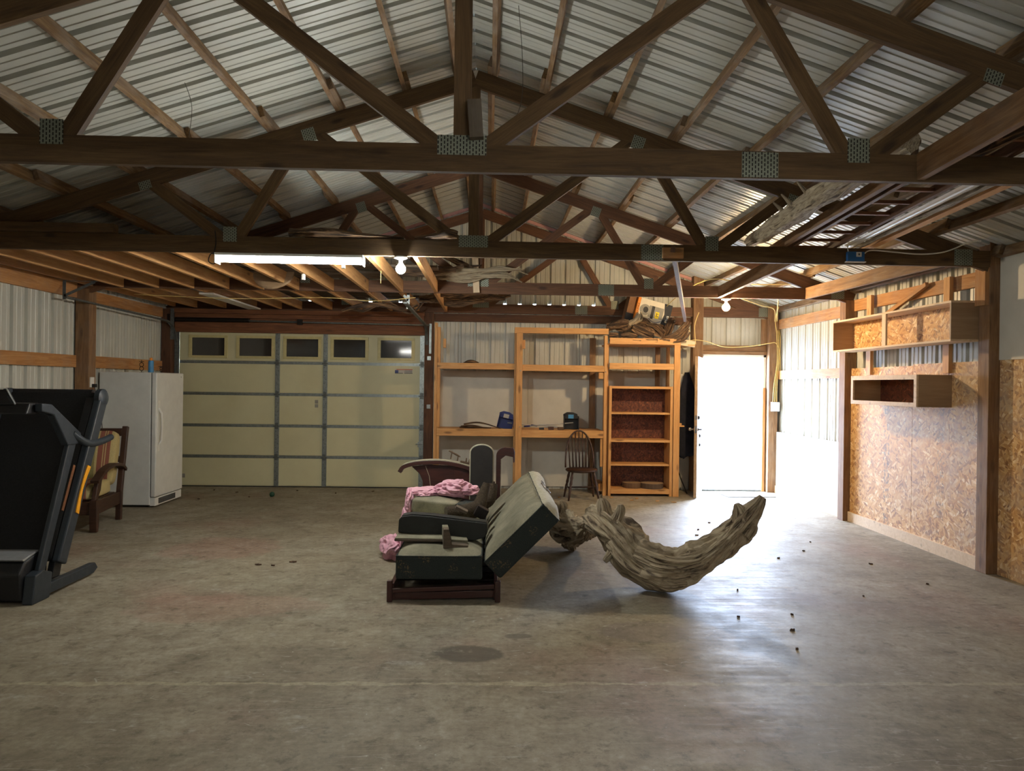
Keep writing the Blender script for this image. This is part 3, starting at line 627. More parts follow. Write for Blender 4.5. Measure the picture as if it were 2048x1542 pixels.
# ------------------------------------------------------------------ entry door
dr = thing('door_1', (3.285, 10.93, 0), None, None, M=T_((3.285, 10.93, 0)) @ Matrix.Rotation(radians(-112), 4, 'Z')); dr['kind'] = 'structure'
DM = WM[dr.name]
mb = MB(); mb.box(.0, .895, -.022, .022, .012, 2.04, DM); mb.build('door_leaf', 'white', dr, DM, bevel=.003)
MB().box(.895, .899, -.021, .021, .012, 2.04, DM).build('edge_strip', 'plyside', dr, DM)
mb = MB()
for x0, x1 in ((.12, .40), (.50, .78)):
    for z0, z1 in ((.22, .92), (1.02, 1.42), (1.52, 1.92)):
        for sy in (1,):
            mb.box(x0, x1, .022, .026, z0, z1, DM); mb.box(x0+.03, x1-.03, .026, .031, z0+.03, z1-.03, DM)
mb.build('raised_panel', 'white', dr, DM, bevel=.004)
mb = MB(); mb.lathe([(.030, 0), (.030, .008), (.012, .012), (.012, .045), (.026, .055), (.028, .075), (.014, .088)], 16, DM @ T_((.835, -.022, .99)) @ Matrix.Rotation(radians(90), 4, 'X')); mb.build('door_knob', 'chrome', dr, DM, smooth=True)
mb = MB(); mb.lathe([(.030, 0), (.030, .008), (.011, .012), (.011, .05)], 16, DM @ T_((.835, .022, .99)) @ Matrix.Rotation(radians(-90), 4, 'X')); mb.tube([DM @ Vector((.835, .068, .99)), DM @ Vector((.78, .075, .99)), DM @ Vector((.72, .07, .985))], [.011, .009, .008], 10)
mb.build('lever_handle', 'dark_metal', dr, DM, smooth=True)
mb = MB(); mb.lathe([(.030, 0), (.030, .012), (.022, .018)], 16, DM @ T_((.835, .022, 1.16)) @ Matrix.Rotation(radians(-90), 4, 'X')); mb.box(.83, .84, .035, .05, 1.14, 1.18, DM); mb.build('deadbolt', 'dark_metal', dr, DM)
mb = MB(); mb.box(.8985, .901, -.012, .012, .94, 1.04, DM); mb.box(.8985, .901, -.012, .012, 1.13, 1.19, DM); mb.build('latch_plate', 'chrome', dr, DM)
for z in (.89, .76):
    mb = MB(); mb.lathe([(.026, 0), (.026, .02), (.012, .03)], 12, DM @ T_((.70, .022, z)) @ Matrix.Rotation(radians(-90), 4, 'X')); mb.build('padlock_hasp', 'dark_metal', dr, DM)
mb = MB(); mb.box(3.245, 3.283, 10.87, 10.985, 0, 2.11); mb.box(4.215, 4.255, 10.87, 10.985, 0, 2.11); mb.box(3.245, 4.255, 10.87, 10.985, 2.07, 2.11)
structure(mb.build('trim_2', 'white', bevel=.003))
mb = MB(); mb.box(3.284, 4.214, 10.86, 11.0, 0, .025); structure(mb.build('trim_3', 'galv_dull'))
mb = MB(); mb.box(3.246, 4.256, 10.85, 10.869, 2.105, 2.155); structure(mb.build('trim_4', 'post'))
single(vpost('door_stud', 4.200, 4.245, 10.845, 10.868, 0, 1.60, 'joist'), 'thin pale stud between door frame and corner post', 'stud')
single(vpost('door_stud', 4.170, 4.255, 10.86, 10.88, 2.25, 2.66, 'post'), 'brown trim board above the right end of the door opening', 'stud')
o = MB().box(-.36, .36, -.24, .24, .0, .012, T_((3.82, 10.48, 0)) @ Matrix.Rotation(.08, 4, 'Z')).build('door_mat', 'mat', bevel=.004); single(o, 'flat grey doormat on the floor inside the open door', 'doormat')
# wire crate outside
def crate(x, y, wx, hz, rz, lab):
    M = T_((x, y, -.03)) @ Matrix.Rotation(rz, 4, 'Z'); mb = MB()
    for yy in (0, .5):
        for i in range(int(wx/.05)+1): mb.tube([M @ Vector((i*.05, yy, 0)), M @ Vector((i*.05, yy, hz))], .0022, 4)
        for i in range(int(hz/.05)+1): mb.tube([M @ Vector((0, yy, i*.05)), M @ Vector((wx, yy, i*.05))], .0022, 4)
    single(mb.build('wire_crate', 'dark_metal'), lab, 'wire crate')
crate(5.2, 14.6, .42, 1.0, .5, 'tall wire crate seen outside through the open door'); crate(5.75, 14.4, .55, .32, 0, 'low wire crate outside at lower right of the open door')

# ------------------------------------------------------------------ shelving unit along the back wall
su = thing('shelving_unit', (.4, 10.6, 0), 'open orange pine shelving and workbench frame built along the back wall', 'shelving unit')
P = lambda nm, x0, x1, y0, y1, z0, z1, m='pine': vpost(nm, x0, x1, y0, y1, z0, z1, m, su, .002)
H = lambda nm, x0, x1, y0, y1, z0, z1, m='pine': xboard(nm, x0, x1, y0, y1, z0, z1, m, su, .002)
Y0 = 10.30
P('upright', -.81, -.771, Y0, Y0+.089, 0, 2.48); P('upright', -.768, -.73, Y0+.02, Y0+.109, .98, 2.42); P('upright', -.768, -.73, Y0+.0, Y0+.05, .40, .845)
P('upright', .372, .462, Y0-.04, Y0-.002, 0, 2.345); P('upright', .345, .369, Y0, Y0+.089, .0, 2.40)
P('upright', 1.655, 1.70, Y0, Y0+.089, 0, 2.33); P('upright', -.81, -.772, 10.83, 10.92, 0, 2.42); P('upright', .39, .43, 10.83, 10.92, 0, 2.4); P('upright', 1.52, 1.61, 10.86, 10.90, 0, 2.33, 'post')
H('front_rail', -.768, .370, Y0+.0, Y0+.038, 1.815, 1.903); H('front_rail', .464, 1.653, Y0+.0, Y0+.038, 1.80, 1.885)
H('front_rail', -.768, .370, Y0+.0, Y0+.038, .848, .955); H('front_rail', .464, 1.653, Y0+.0, Y0+.038, .835, .94)
H('top_beam', .345, 1.71, Y0-.01, Y0+.08, 2.348, 2.43)
MB().box(-.766, 1.653, Y0+.04, 10.90, 1.875, 1.893).build('shelf_board', 'pine', su); MB().box(-.766, 1.653, Y0+.04, 10.90, .925, .943).build('bench_top', 'pine', su)
for x, z in ((.43, 2.12), (-.72, 2.12)): P('corner_block', x+.034, x+.07, Y0, Y0+.09, z, z+.13)
P('corner_block', 1.70-.085, 1.70-.047, Y0+.02, Y0+.06, .42, .83); P('corner_block', 1.70-.12, 1.70-.047, Y0+.02, Y0+.06, 1.70, 1.79); H('corner_block', 1.60, 1.68, Y0+.05, Y0+.5, .06, .17)
mb = MB()
for x, z in ((.435, 1.80), (.435, .99), (1.675, 1.80)): mb.lathe([(.008, 0), (.008, .012)], 8, T_((x, Y0-(.04 if x < 1 else 0), z)) @ Matrix.Rotation(radians(90), 4, 'X'))
mb.build('carriage_bolt', 'chrome', su)
# right tower
su = thing('shelf_tower', (2.24, 10.5, 0), 'taller pine frame at right of the shelving, with root pile on its top', 'shelf frame')
P('upright', 1.703, 1.722, Y0+.03, Y0+.119, 0, 2.2); P('upright', 2.668, 2.757, Y0-.045, Y0-.007, 0, 2.205); P('upright', 2.70, 2.74, 10.80, 10.88, 0, 2.2); P('upright', 2.53, 2.60, 10.84, 10.875, 1.6, 2.2, 'post')
H('top_front', 1.725, 2.757, Y0-.045, Y0-.007, 2.207, 2.297); beam('top_extension', (2.760, Y0-.02, 2.250), (2.985, Y0+.05, 2.225), .038, .09, 'pale', su); H('front_rail', 1.725, 2.665, Y0-.04, Y0-.002, 1.845, 1.932)
MB().box(1.703, 2.98, Y0-.005, 10.86, 2.20, 2.218).build('top_deck', 'pine', su); MB().box(1.725, 2.665, Y0, 10.86, 1.855, 1.873).build('shelf_board', 'pine', su)
H('side_rail', 2.76, 2.80, 10.3, 10.34, 1.02, 1.07)
# bookcase
su = thing('bookcase', (2.2, 10.45, 0), 'tall narrow pine bookcase with dark red strand board back', 'bookcase')
P('side_panel', 1.727, 1.765, Y0-.03, 10.62, 0, 1.60); P('side_panel', 2.622, 2.66, Y0-.03, 10.62, 0, 1.60)
H('top_board', 1.727, 2.66, Y0-.032, 10.62, 1.603, 1.632) if False else H('top_board', 1.766, 2.621, Y0-.03, 10.62, 1.562, 1.598)
for z, th, nm in ((1.19, .026, 'shelf'), (.785, .036, 'shelf'), (.44, .026, 'shelf'), (.035, .07, 'shelf')): H(nm, 1.766, 2.621, Y0-.01 if th < .03 else Y0-.03, 10.60, z, z+th)
MB().box(1.766, 2.621, 10.602, 10.615, .03, 1.56).build('back_panel', 'osb_dark', su)
def slice_(x, y, z, r, h, lab, sd):
    prof = []; n = 40; vs = []; fs = []; M = T_((x, y, z))
    ring = [(cos(2*pi*i/n), sin(2*pi*i/n), 1+.05*noise.noise(Vector((cos(2*pi*i/n)*2+sd, sin(2*pi*i/n)*2, 0)))+.015*(i % 2)) for i in range(n)]
    mb = MB(); vs = [Vector((c*r*q, s*r*q, zz)) for zz in (0, h) for c, s, q in ring]
    t = thing('log_slice', (x, y, z), lab, 'log slice')
    mb.add([M @ v for v in vs], [(i, (i+1) % n, n+(i+1) % n, n+i) for i in range(n)]); mb.build('bark_edge', 'bark', t, M)
    mb = MB(); mb.add([M @ (v*1.0 if v.z == 0 else v) for v in vs], [list(range(n-1, -1, -1)), list(range(n, 2*n))]); mb.build('cut_face', 'plyside', t, M)
slice_(2.11, 10.45, .106, .135, .075, 'left thick bark edged log slice on the bookcase bottom shelf', 1); slice_(2.40, 10.42, .106, .165, .075, 'right wide bark edged log slice on the bookcase bottom shelf', 5)

# ------------------------------------------------------------------ windsor chair
def windsor():
    M = T_((1.305, 10.0, 0)) @ Matrix.Rotation(.06, 4, 'Z'); t = thing('windsor_chair', None, 'dark brown spindle-backed wooden chair at the right end of the workbench', 'chair', M=M)
    mb = MB(); n = 28
    ring = [(.225*cos(2*pi*i/n)*(1+.06*sin(2*pi*i/n)), .205*sin(2*pi*i/n)) for i in range(n)]
    vs = [M @ Vector((x*k, y*k, z)) for k, z in ((.90, .385), (1, .40), (1, .418), (.94, .428)) for x, y in ring]
    mb.add(vs, [(r*n+i, r*n+(i+1) % n, (r+1)*n+(i+1) % n, (r+1)*n+i) for r in range(3) for i in range(n)]+[list(range(n-1, -1, -1)), list(range(3*n, 4*n))]); mb.build('seat', 'chairwood', t, M, smooth=radians(40))
    for sx in (-1, 1):
        for sy in (-1, 1):
            a = Vector((sx*.15, sy*.12, .39)); b = Vector((sx*.215, sy*.19, 0)); pts = [a.lerp(b, q) for q in (0, .12, .2, .3, .42, .48, .55, .8, 1)]
            MB().tube([M @ p for p in pts], [.014, .016, .021, .016, .021, .014, .02, .016, .012], 10).build('leg', 'chairwood', t, M, smooth=True)
    for sx in (-1, 1): MB().tube([M @ Vector((sx*.19, -.16, .16)), M @ Vector((sx*.188, 0, .165)), M @ Vector((sx*.19, .16, .16))], [.008, .013, .008], 8).build('stretcher', 'chairwood', t, M, smooth=True)
    MB().tube([M @ Vector((-.188, 0, .165)), M @ Vector((0, 0, .165)), M @ Vector((.188, 0, .165))], [.008, .013, .008], 8).build('stretcher', 'chairwood', t, M, smooth=True)
    bow = lambda a: Vector((.205*cos(a), .15+.10*max(sin(a), 0)*1.0, .425+.52*max(sin(a), 0)**.8))
    MB().tube([M @ bow(pi*i/30) for i in range(31)], .0125, 10).build('bow_back', 'chairwood', t, M, smooth=True)
    for i in range(7):
        x0 = (i-3)*.046; x1 = x0*1.13; a = math.acos(x1/.205); tp = bow(a)
        MB().tube([M @ Vector((x0, .165, .42)), M @ tp], [.010, .008], 8).build('spindle', 'chairwood', t, M, smooth=True)
windsor()

# ------------------------------------------------------------------ things on the workbench
zb = .9435
for i, (P_, r, lab) in enumerate(((((-.44, 10.45), (-.2, 10.5), (.02, 10.44)), .014, 'lowest of the dark twigs lying on the workbench left bay'), (((-.42, 10.40), (-.25, 10.43), (-.05, 10.40)), .012, 'nearest of the dark twigs lying on the workbench left bay'), (((-.38, 10.50), (-.15, 10.56), (.16, 10.38)), .012, 'longest dark twig on the workbench, reaching the blue dustpan'))):
    zz = zb+r+.004+.026*i*(i > 0)*.9
    single(drift('twig', [[(P_[0][0], P_[0][1], zz, r), (P_[1][0], P_[1][1], zz+.012*i, r*1.1), (P_[2][0], P_[2][1], zb+r, r*.7)]], 'bark', None, 20+i, 10, 6, .3, zb), lab, 'stick')
def dustpan(name, loc, rz, tilt, mt, ink, pole_to, lab):
    M = T_(loc) @ Matrix.Rotation(rz, 4, 'Z') @ Matrix.Rotation(tilt, 4, 'Y'); t = thing(name, None, lab, 'dustpan', M=M)
    mb = MB(); n = 12; pr = [(-.10, 0), (.10, 0), (.115, .15), (.085, .235), (.03, .255), (-.06, .255), (-.115, .225)]
    mb.prism(pr, -.012, .0, M); mb.box(-.112, -.1, -.10, -.005, .0, .20, M); mb.box(.1, .112, -.10, -.005, .0, .2, M); mb.prism([(-.1, .16), (.1, .16), (.085, .235), (-.09, .225)], -.10, -.012, M)
    mb.build('pan', mt, t, M, bevel=.006)
    MB().box(-.05, .03, -.104, -.101, .165, .222, M).build('paper_label', ink, t, M)
    p0 = M @ Vector((.03, -.06, .10)); MB().tube([p0, pole_to], .0085, 10).build('handle', 'silver', t, M, smooth=True)
    q = p0.lerp(Vector(pole_to), .98); MB().tube([q, q+(Vector(pole_to)-p0).normalized()*.09], .012, 10).build('grip', 'blue', t, M, smooth=True)
dustpan('dustpan', (.21, 10.56, zb), 0, .22, 'blue', 'label', Vector((.62, 10.52, 1.0)), 'blue long-handled dustpan leaning on the workbench beside the middle upright')
dustpan('dustpan', (1.21, 10.60, zb), 0, 0, 'black_plastic', 'label_blue', Vector((.58, 10.48, .99)), 'black long-handled dustpan standing at the right of the workbench')
for x, y, sx, sz, m, lab in ((.76, 10.42, .07, .03, 'black_plastic', 'small black block left of three on the workbench front'), (.90, 10.42, .08, .045, 'chairwood', 'small brown wood block middle of three on workbench'), (1.04, 10.42, .085, .04, 'bark', 'small dark block right of three on the workbench front')):
    single(MB().box(x-sx/2, x+sx/2, y-.03, y+.03, zb+.0005, zb+sz).build('small_block', m, bevel=.003), lab, 'block')
single(drift('twig', [[(-.40, 10.6, 1.90, .02), (-.30, 10.55, 1.93, .03), (-.18, 10.6, 1.91, .015)]], 'bark', None, 31, 10, 6, .4, 1.894), 'dark stick fragment on the upper left shelf', 'stick')

# ------------------------------------------------------------------ root and driftwood pile on the tower
zt0 = 2.22
roots = [
 ([(1.74, 10.42, .10), (1.87, 10.40, .10)], .075, 'round end of a thick log at lower left of the shelf top pile'),
 ([(1.72, 10.50, .25), (1.92, 10.42, .27), (2.02, 10.36, .29)], .075, 'large dark root at upper left of the shelf top pile'),
 ([(1.90, 10.35, .12), (2.02, 10.33, .12), (2.13, 10.33, .10)], .038, 'short log lying low at left front of the shelf top pile'),
 ([(2.00, 10.40, .28), (2.10, 10.36, .33), (2.16, 10.34, .44)], .042, 'pale forked branch rising before the cardboard box'),
 ([(2.08, 10.36, .24), (2.22, 10.32, .17), (2.36, 10.30, .11)], .068, 'wide split log slanting down in the middle of the pile'),
 ([(2.14, 10.48, .32), (2.26, 10.44, .31), (2.32, 10.40, .27)], .065, 'dark hollow log just under the cardboard box'),
 ([(2.30, 10.42, .26), (2.42, 10.36, .22), (2.52, 10.34, .14)], .075, 'golden brown burl in the right middle of the pile'),
 ([(2.44, 10.50, .28), (2.54, 10.46, .26), (2.58, 10.44, .2)], .04, 'cut branch stub behind the golden burl'),
 ([(2.56, 10.42, .10), (2.62, 10.40, .22), (2.68, 10.42, .38)], .05, 'upright gnarled root at right of the pile'),
 ([(2.50, 10.34, .07), (2.68, 10.30, .13), (2.80, 10.30, .24), (2.87, 10.32, .33)], .042, 'long twisted root sweeping up at the right end of pile'),
 ([(2.60, 10.30, .05), (2.76, 10.27, .09), (2.86, 10.28, .2)], .035, 'twisted root under the sweeping one at the right end'),
 ([(1.98, 10.28, .04), (2.18, 10.27, .04)], .024, 'thin flat bark strip at the front left under the logs'),
 ([(2.2, 10.28, .045), (2.42, 10.27, .04)], .026, 'thin flat bark strip at the front middle under the logs'),
 ([(2.44, 10.28, .045), (2.6, 10.27, .04)], .03, 'dark bark lump at the front right under the burl'),
 ([(2.68, 10.27, .03), (2.84, 10.265, .035)], .022, 'pale grey wood chunk at the right edge of the shelf top')]
for i, (pts, r, lab) in enumerate(roots):
    S = [(x, y, zt0+z, r*(1.05 if 0 < j < len(pts)-1 else .85)) for j, (x, y, z) in enumerate(pts)]
    limbs = [S]
    if i in (8, 9, 10):
        for q in range(4):
            a = i+q*1.7; limbs.append([(x+.05*cos(a), y+.045*sin(a), z+.03*sin(a*2), rr*.42) for x, y, z, rr in S])
    if i == 3: limbs.append([S[1], (2.20, 10.36, zt0+.36, .02), (2.19, 10.35, zt0+.47, .013)])
    single(drift('driftwood_piece', limbs, 'drift' if i in (3, 14) else 'bark', None, i, 24, 9, .72, zt0+.001), lab, 'driftwood')
mbt = [[(1.72, 10.3, zt0+.2, .004), (1.66, 10.28, zt0+.24, .003), (1.60, 10.28, zt0+.22, .002)], [(1.68, 10.28, zt0+.22, .003), (1.65, 10.28, zt0+.29, .002)]]
single(drift('twig', mbt, 'bark', None, 50, 6, 5, .1), 'thin bare twig sticking out at left of the shelf top pile', 'twig')

# cardboard machine box, tilted, behind the pile
def machine_box():
    M = T_((2.13, 10.50, 2.47)) @ Matrix.Rotation(radians(13), 4, 'Y') @ Matrix.Rotation(radians(8), 4, 'Z'); t = thing('cardboard_box', None, 'cardboard tool carton with a machine picture, tilted on the root pile', 'box', M=M)
    W, Hh, D = .50, .46, .22
    MB().box(0, W, 0, D, 0, Hh, M).build('carton', 'card_white', t, M)
    MB().box(-.16, -.001, .06, D, 0, Hh, M).build('brown_side', 'card_brown', t, M); MB().box(-.17, -.04, .055, .059, 0, .20, M).build('dark_print', 'ink', t, M)
    MB().box(-.045, -.002, .0, .058, .14, Hh, M).build('orange_strip', 'orange_ink', t, M)
    label_text('DUMAX', M @ T_((-.022, -.001, .30)) @ Matrix.Rotation(radians(90), 4, 'X') @ Matrix.Rotation(radians(90), 4, 'Z'), .042, 'ink', t)
    mb = MB(); mb.prism([(.36, .0), (W, .0), (W, Hh), (.37, Hh), (.40, .3), (.37, .14)], -.002, -.0005, M); mb.build('black_print', 'ink', t, M)
    label_text('Plus', M @ T_((.455, -.003, .24)) @ Matrix.Rotation(radians(90), 4, 'X') @ Matrix.Rotation(radians(90), 4, 'Z'), .07, 'ink_white', t)
    mb = MB(); q = [(.09+.085*cos(a)*1.0, .30+.08*sin(a)) for a in [i*2*pi/20 for i in range(20)]]; mb.prism(q, -.004, -.001, M); mb.box(.15, .38, -.0035, -.001, .21, .38, M); mb.build('machine_picture', 'card_grey', t, M)
    mb = MB(); mb.prism([(.10+.04*cos(a), .30+.045*sin(a)) for a in [i*2*pi/16 for i in range(16)]], -.006, -.0045, M); mb.box(.19, .235, -.006, -.004, .19, .38, M); mb.build('dark_picture_parts', 'ink', t, M)
    mb = MB(); mb.box(.26, .32, -.0065, -.004, .21, .31, M); y = mb.build('yellow_badge', 'yellow_ink', t, M)
    mb = MB(); mb.box(.275, .285, -.0075, -.0065, .235, .29, M); mb.box(.292, .305, -.0075, -.0065, .24, .25, M); mb.box(.292, .305, -.0075, -.0065, .275, .285, M); mb.build('badge_print', 'ink', y, M)
    MB().tube([M @ Vector((.17+.2*i/10, -.004, .19-.045*sin(pi*i/10))) for i in range(11)], .004, 6).build('hose_picture', 'blue', t, M)
    mb = MB(); mb.box(.0, .36, -.0015, -.0005, .0, .12, M); mb.build('lower_flap_print', 'card_grey', t, M)
machine_box()

# ------------------------------------------------------------------ freezer
fr = thing('upright_freezer', (-4.5, 9.4, 0), 'white upright freezer against the left wall beside the garage door', 'freezer')
MB().box(-4.87, -4.235, 9.02, 9.80, .03, 1.69).build('cabinet', 'white_metal', fr, bevel=.008)
MB().box(-4.225, -4.165, 9.02, 9.80, .13, 1.69).build('freezer_door', 'white_metal', fr, bevel=.012, seg=3)
MB().box(-4.236, -4.224, 9.03, 9.79, .13, 1.685).build('gasket', 'galv_dull', fr)
mb = MB(); mb.tube([(-4.165, 9.075, .78), (-4.125, 9.08, .84), (-4.118, 9.085, 1.0), (-4.125, 9.08, 1.18), (-4.165, 9.075, 1.24)], [.016, .014, .013, .014, .016], 8); mb.box(-4.166, -4.160, 9.05, 9.115, .70, 1.34); mb.build('freezer_handle', 'white', fr, smooth=radians(40))
MB().box(-4.235, -4.175, 9.03, 9.79, .02, .12).build('kick_grille', 'white_metal', fr)
mb = MB()
for i in range(22): mb.box(-4.176, -4.172, 9.13+i*.022, 9.143+i*.022, .035, .105)
mb.build('grille_slots', 'ink', fr)
mb = MB(); mb.lathe([(.007, 0), (.007, .003)], 8, T_((-4.164, 9.72, 1.64)) @ Matrix.Rotation(radians(90), 4, 'Y')); mb.build('badge', 'galv_dull', fr)
mb = MB()
for y in (9.06, 9.76):
    for x in (-4.84, -4.25): mb.lathe([(.02, 0), (.02, .03)], 8, T_((x, y, 0)))
mb.build('levelling_foot', 'black_plastic', fr)
t = thing('spray_can', (-4.36, 9.28, 1.69), 'spray can standing on top of the white freezer', 'spray can')
M = T_((-4.36, 9.28, 1.6905)); MB().lathe([(.032, 0), (.033, .005), (.033, .14), (.026, .155)], 16, M).build('can_body', 'label_blue', t, smooth=radians(40)); MB().lathe([(.018, .155), (.018, .185), (.012, .19)], 12, M).build('cap', 'orange_ink', t, smooth=radians(40))
def ornament(x, y, h, lab):
    mb = MB(); z = 1.6905; mb.lathe([(.03, 0), (.03, .004)], 12, T_((x, y, z)))
    for c, r in ((h*.3, h*.16), (h*.62, h*.16)): mb.tube([(x+r*cos(a), y, z+c+r*sin(a)) for a in [i*2*pi/14 for i in range(15)]], .004, 5)
    mb.tube([(x, y, z), (x, y, z+h*.15)], .004, 5); mb.tube([(x, y, z+h*.8), (x, y, z+h)], .004, 5); mb.tube([(x-.03, y, z+h*.87), (x+.03, y, z+h*.87)], .004, 5)
    single(mb.build('wire_ornament', 'dark_metal'), lab, 'ornament')
ornament(-4.45, 9.22, .16, 'taller curled iron ornament on the freezer left of the can'); ornament(-4.26, 9.34, .09, 'small iron ring ornament on the freezer right of the can')
t = thing('wall_outlet', (-4.71, 8.62, 1.56), 'white outlet with a black plug on the left post above the freezer', 'outlet')
MB().box(-4.719, -4.705, 8.53, 8.61, 1.50, 1.62).build('cover_plate', 'white', t, bevel=.002); MB().box(-4.704, -4.66, 8.55, 8.59, 1.50, 1.54).build('plug', 'black_plastic', t, bevel=.004)
wires('cord', [(-4.68, 8.57, 1.505), (-4.67, 8.6, 1.38), (-4.69, 8.75, 1.1), (-4.78, 8.95, .6), (-4.80, 8.98, .1)], .004, 'black_plastic', t)

# ------------------------------------------------------------------ armchair
def soft(name, sx, sy, sz, M, mat, parent, puff=.02, bev=.03):
    n = 14; bm = bmesh.new(); bmesh.ops.create_cube(bm, size=2); bmesh.ops.subdivide_edges(bm, edges=bm.edges, cuts=n, use_grid_fill=True)
    for v in bm.verts:
        p = v.co.copy(); q = [abs(c) for c in p]
        # superellipsoid rounding
        e = 9.; L = (q[0]**e+q[1]**e+q[2]**e)**(1/e); p = p/L
        v.co = Vector((p.x*sx/2, p.y*sy/2, p.z*(sz/2 + puff*(1-p.x**2)*(1-p.y**2)))) + Vector((0, 0, 1))*0
        k = noise.noise(Vector((v.co.x*6+sx*9, v.co.y*6, v.co.z*6)))*.006; v.co += p.normalized()*k
    me = bpy.data.meshes.new(name); bm.to_mesh(me); bm.free(); me.materials.append(MT[mat]); me.polygons.foreach_set('use_smooth', [True]*len(me.polygons))
    o = bpy.data.objects.new(name, me); return link(o, parent, M)
def armchair():
    M = T_((-4.475, 7.86, 0)) @ Matrix.Rotation(.15, 4, 'Z'); t = thing('wooden_armchair', None, 'dark wooden reclining armchair with striped cushions behind the treadmill', 'armchair', M=M)
    def bx(nm, a, b, w, h, up=(0, 0, 1)):
        a = M @ Vector(a); b = M @ Vector(b); up = M.to_3x3() @ Vector(up); return beam(nm, a, b, w, h, 'chairwood', t, up, .006)
    for s in (-1, 1):
        mb = MB(); mb.prism([(-.395, 0), (-.345, 0), (-.325, .10), (-.325, .335), (-.405, .335), (-.405, .12)], s*.315-.035, s*.315+.035, M, 'x'); mb.build('front_leg', 'chairwood', t, M, bevel=.005)
        bx('rear_post', (s*.315, .34, 0), (s*.315, .36, .33), .06, .055, (0, 1, 0)); bx('rear_post', (s*.315, .36, .32), (s*.315, .535, 1.05), .06, .055, (0, 1, 0))
        bx('side_rail', (s*.315, -.33, .245), (s*.315, .345, .255), .035, .14)
        P = [(s*.325, .44, .56), (s*.33, .30, .625), (s*.335, .05, .655), (s*.335, -.2, .62), (s*.335, -.34, .56), (s*.335, -.42, .53)]
        mb = MB(); S = spline([(*p, 0) for p in P], 4)
        for a, b in zip(S, S[1:]): mb.bar(M @ Vector(a[:3]), M @ (Vector(b[:3])+(Vector(b[:3])-Vector(a[:3]))*.15), .085, .035)
        mb.build('arm', 'chairwood', t, M, bevel=.005)
        mb = MB(); mb.prism([(-.40, .335), (-.33, .335), (-.25, .42), (-.19, .60), (-.30, .59), (-.34, .47)], s*.315-.02, s*.315+.02, M, 'x'); mb.build('arm_bracket', 'chairwood', t, M, bevel=.004)
    bx('front_rail', (-.28, -.36, .245), (.28, -.36, .245), .03, .13); bx('seat_deck', (-.28, .0, .315), (.28, .0, .315), .64, .015)
    bx('crest_rail', (-.285, .515, .985), (.285, .515, .985), .03, .09); bx('back_slat', (-.285, .44, .68), (.285, .44, .68), .03, .07)
    soft('seat_cushion', .55, .62, .15, M @ T_((0, -.05, .405)), 'stripe', t, .035)
    B = M @ T_((0, .36, .70)) @ Matrix.Rotation(radians(-15), 4, 'X') @ Matrix.Rotation(radians(90), 4, 'X'); soft('back_cushion', .56, .62, .14, B, 'stripe', t, .04)
armchair()

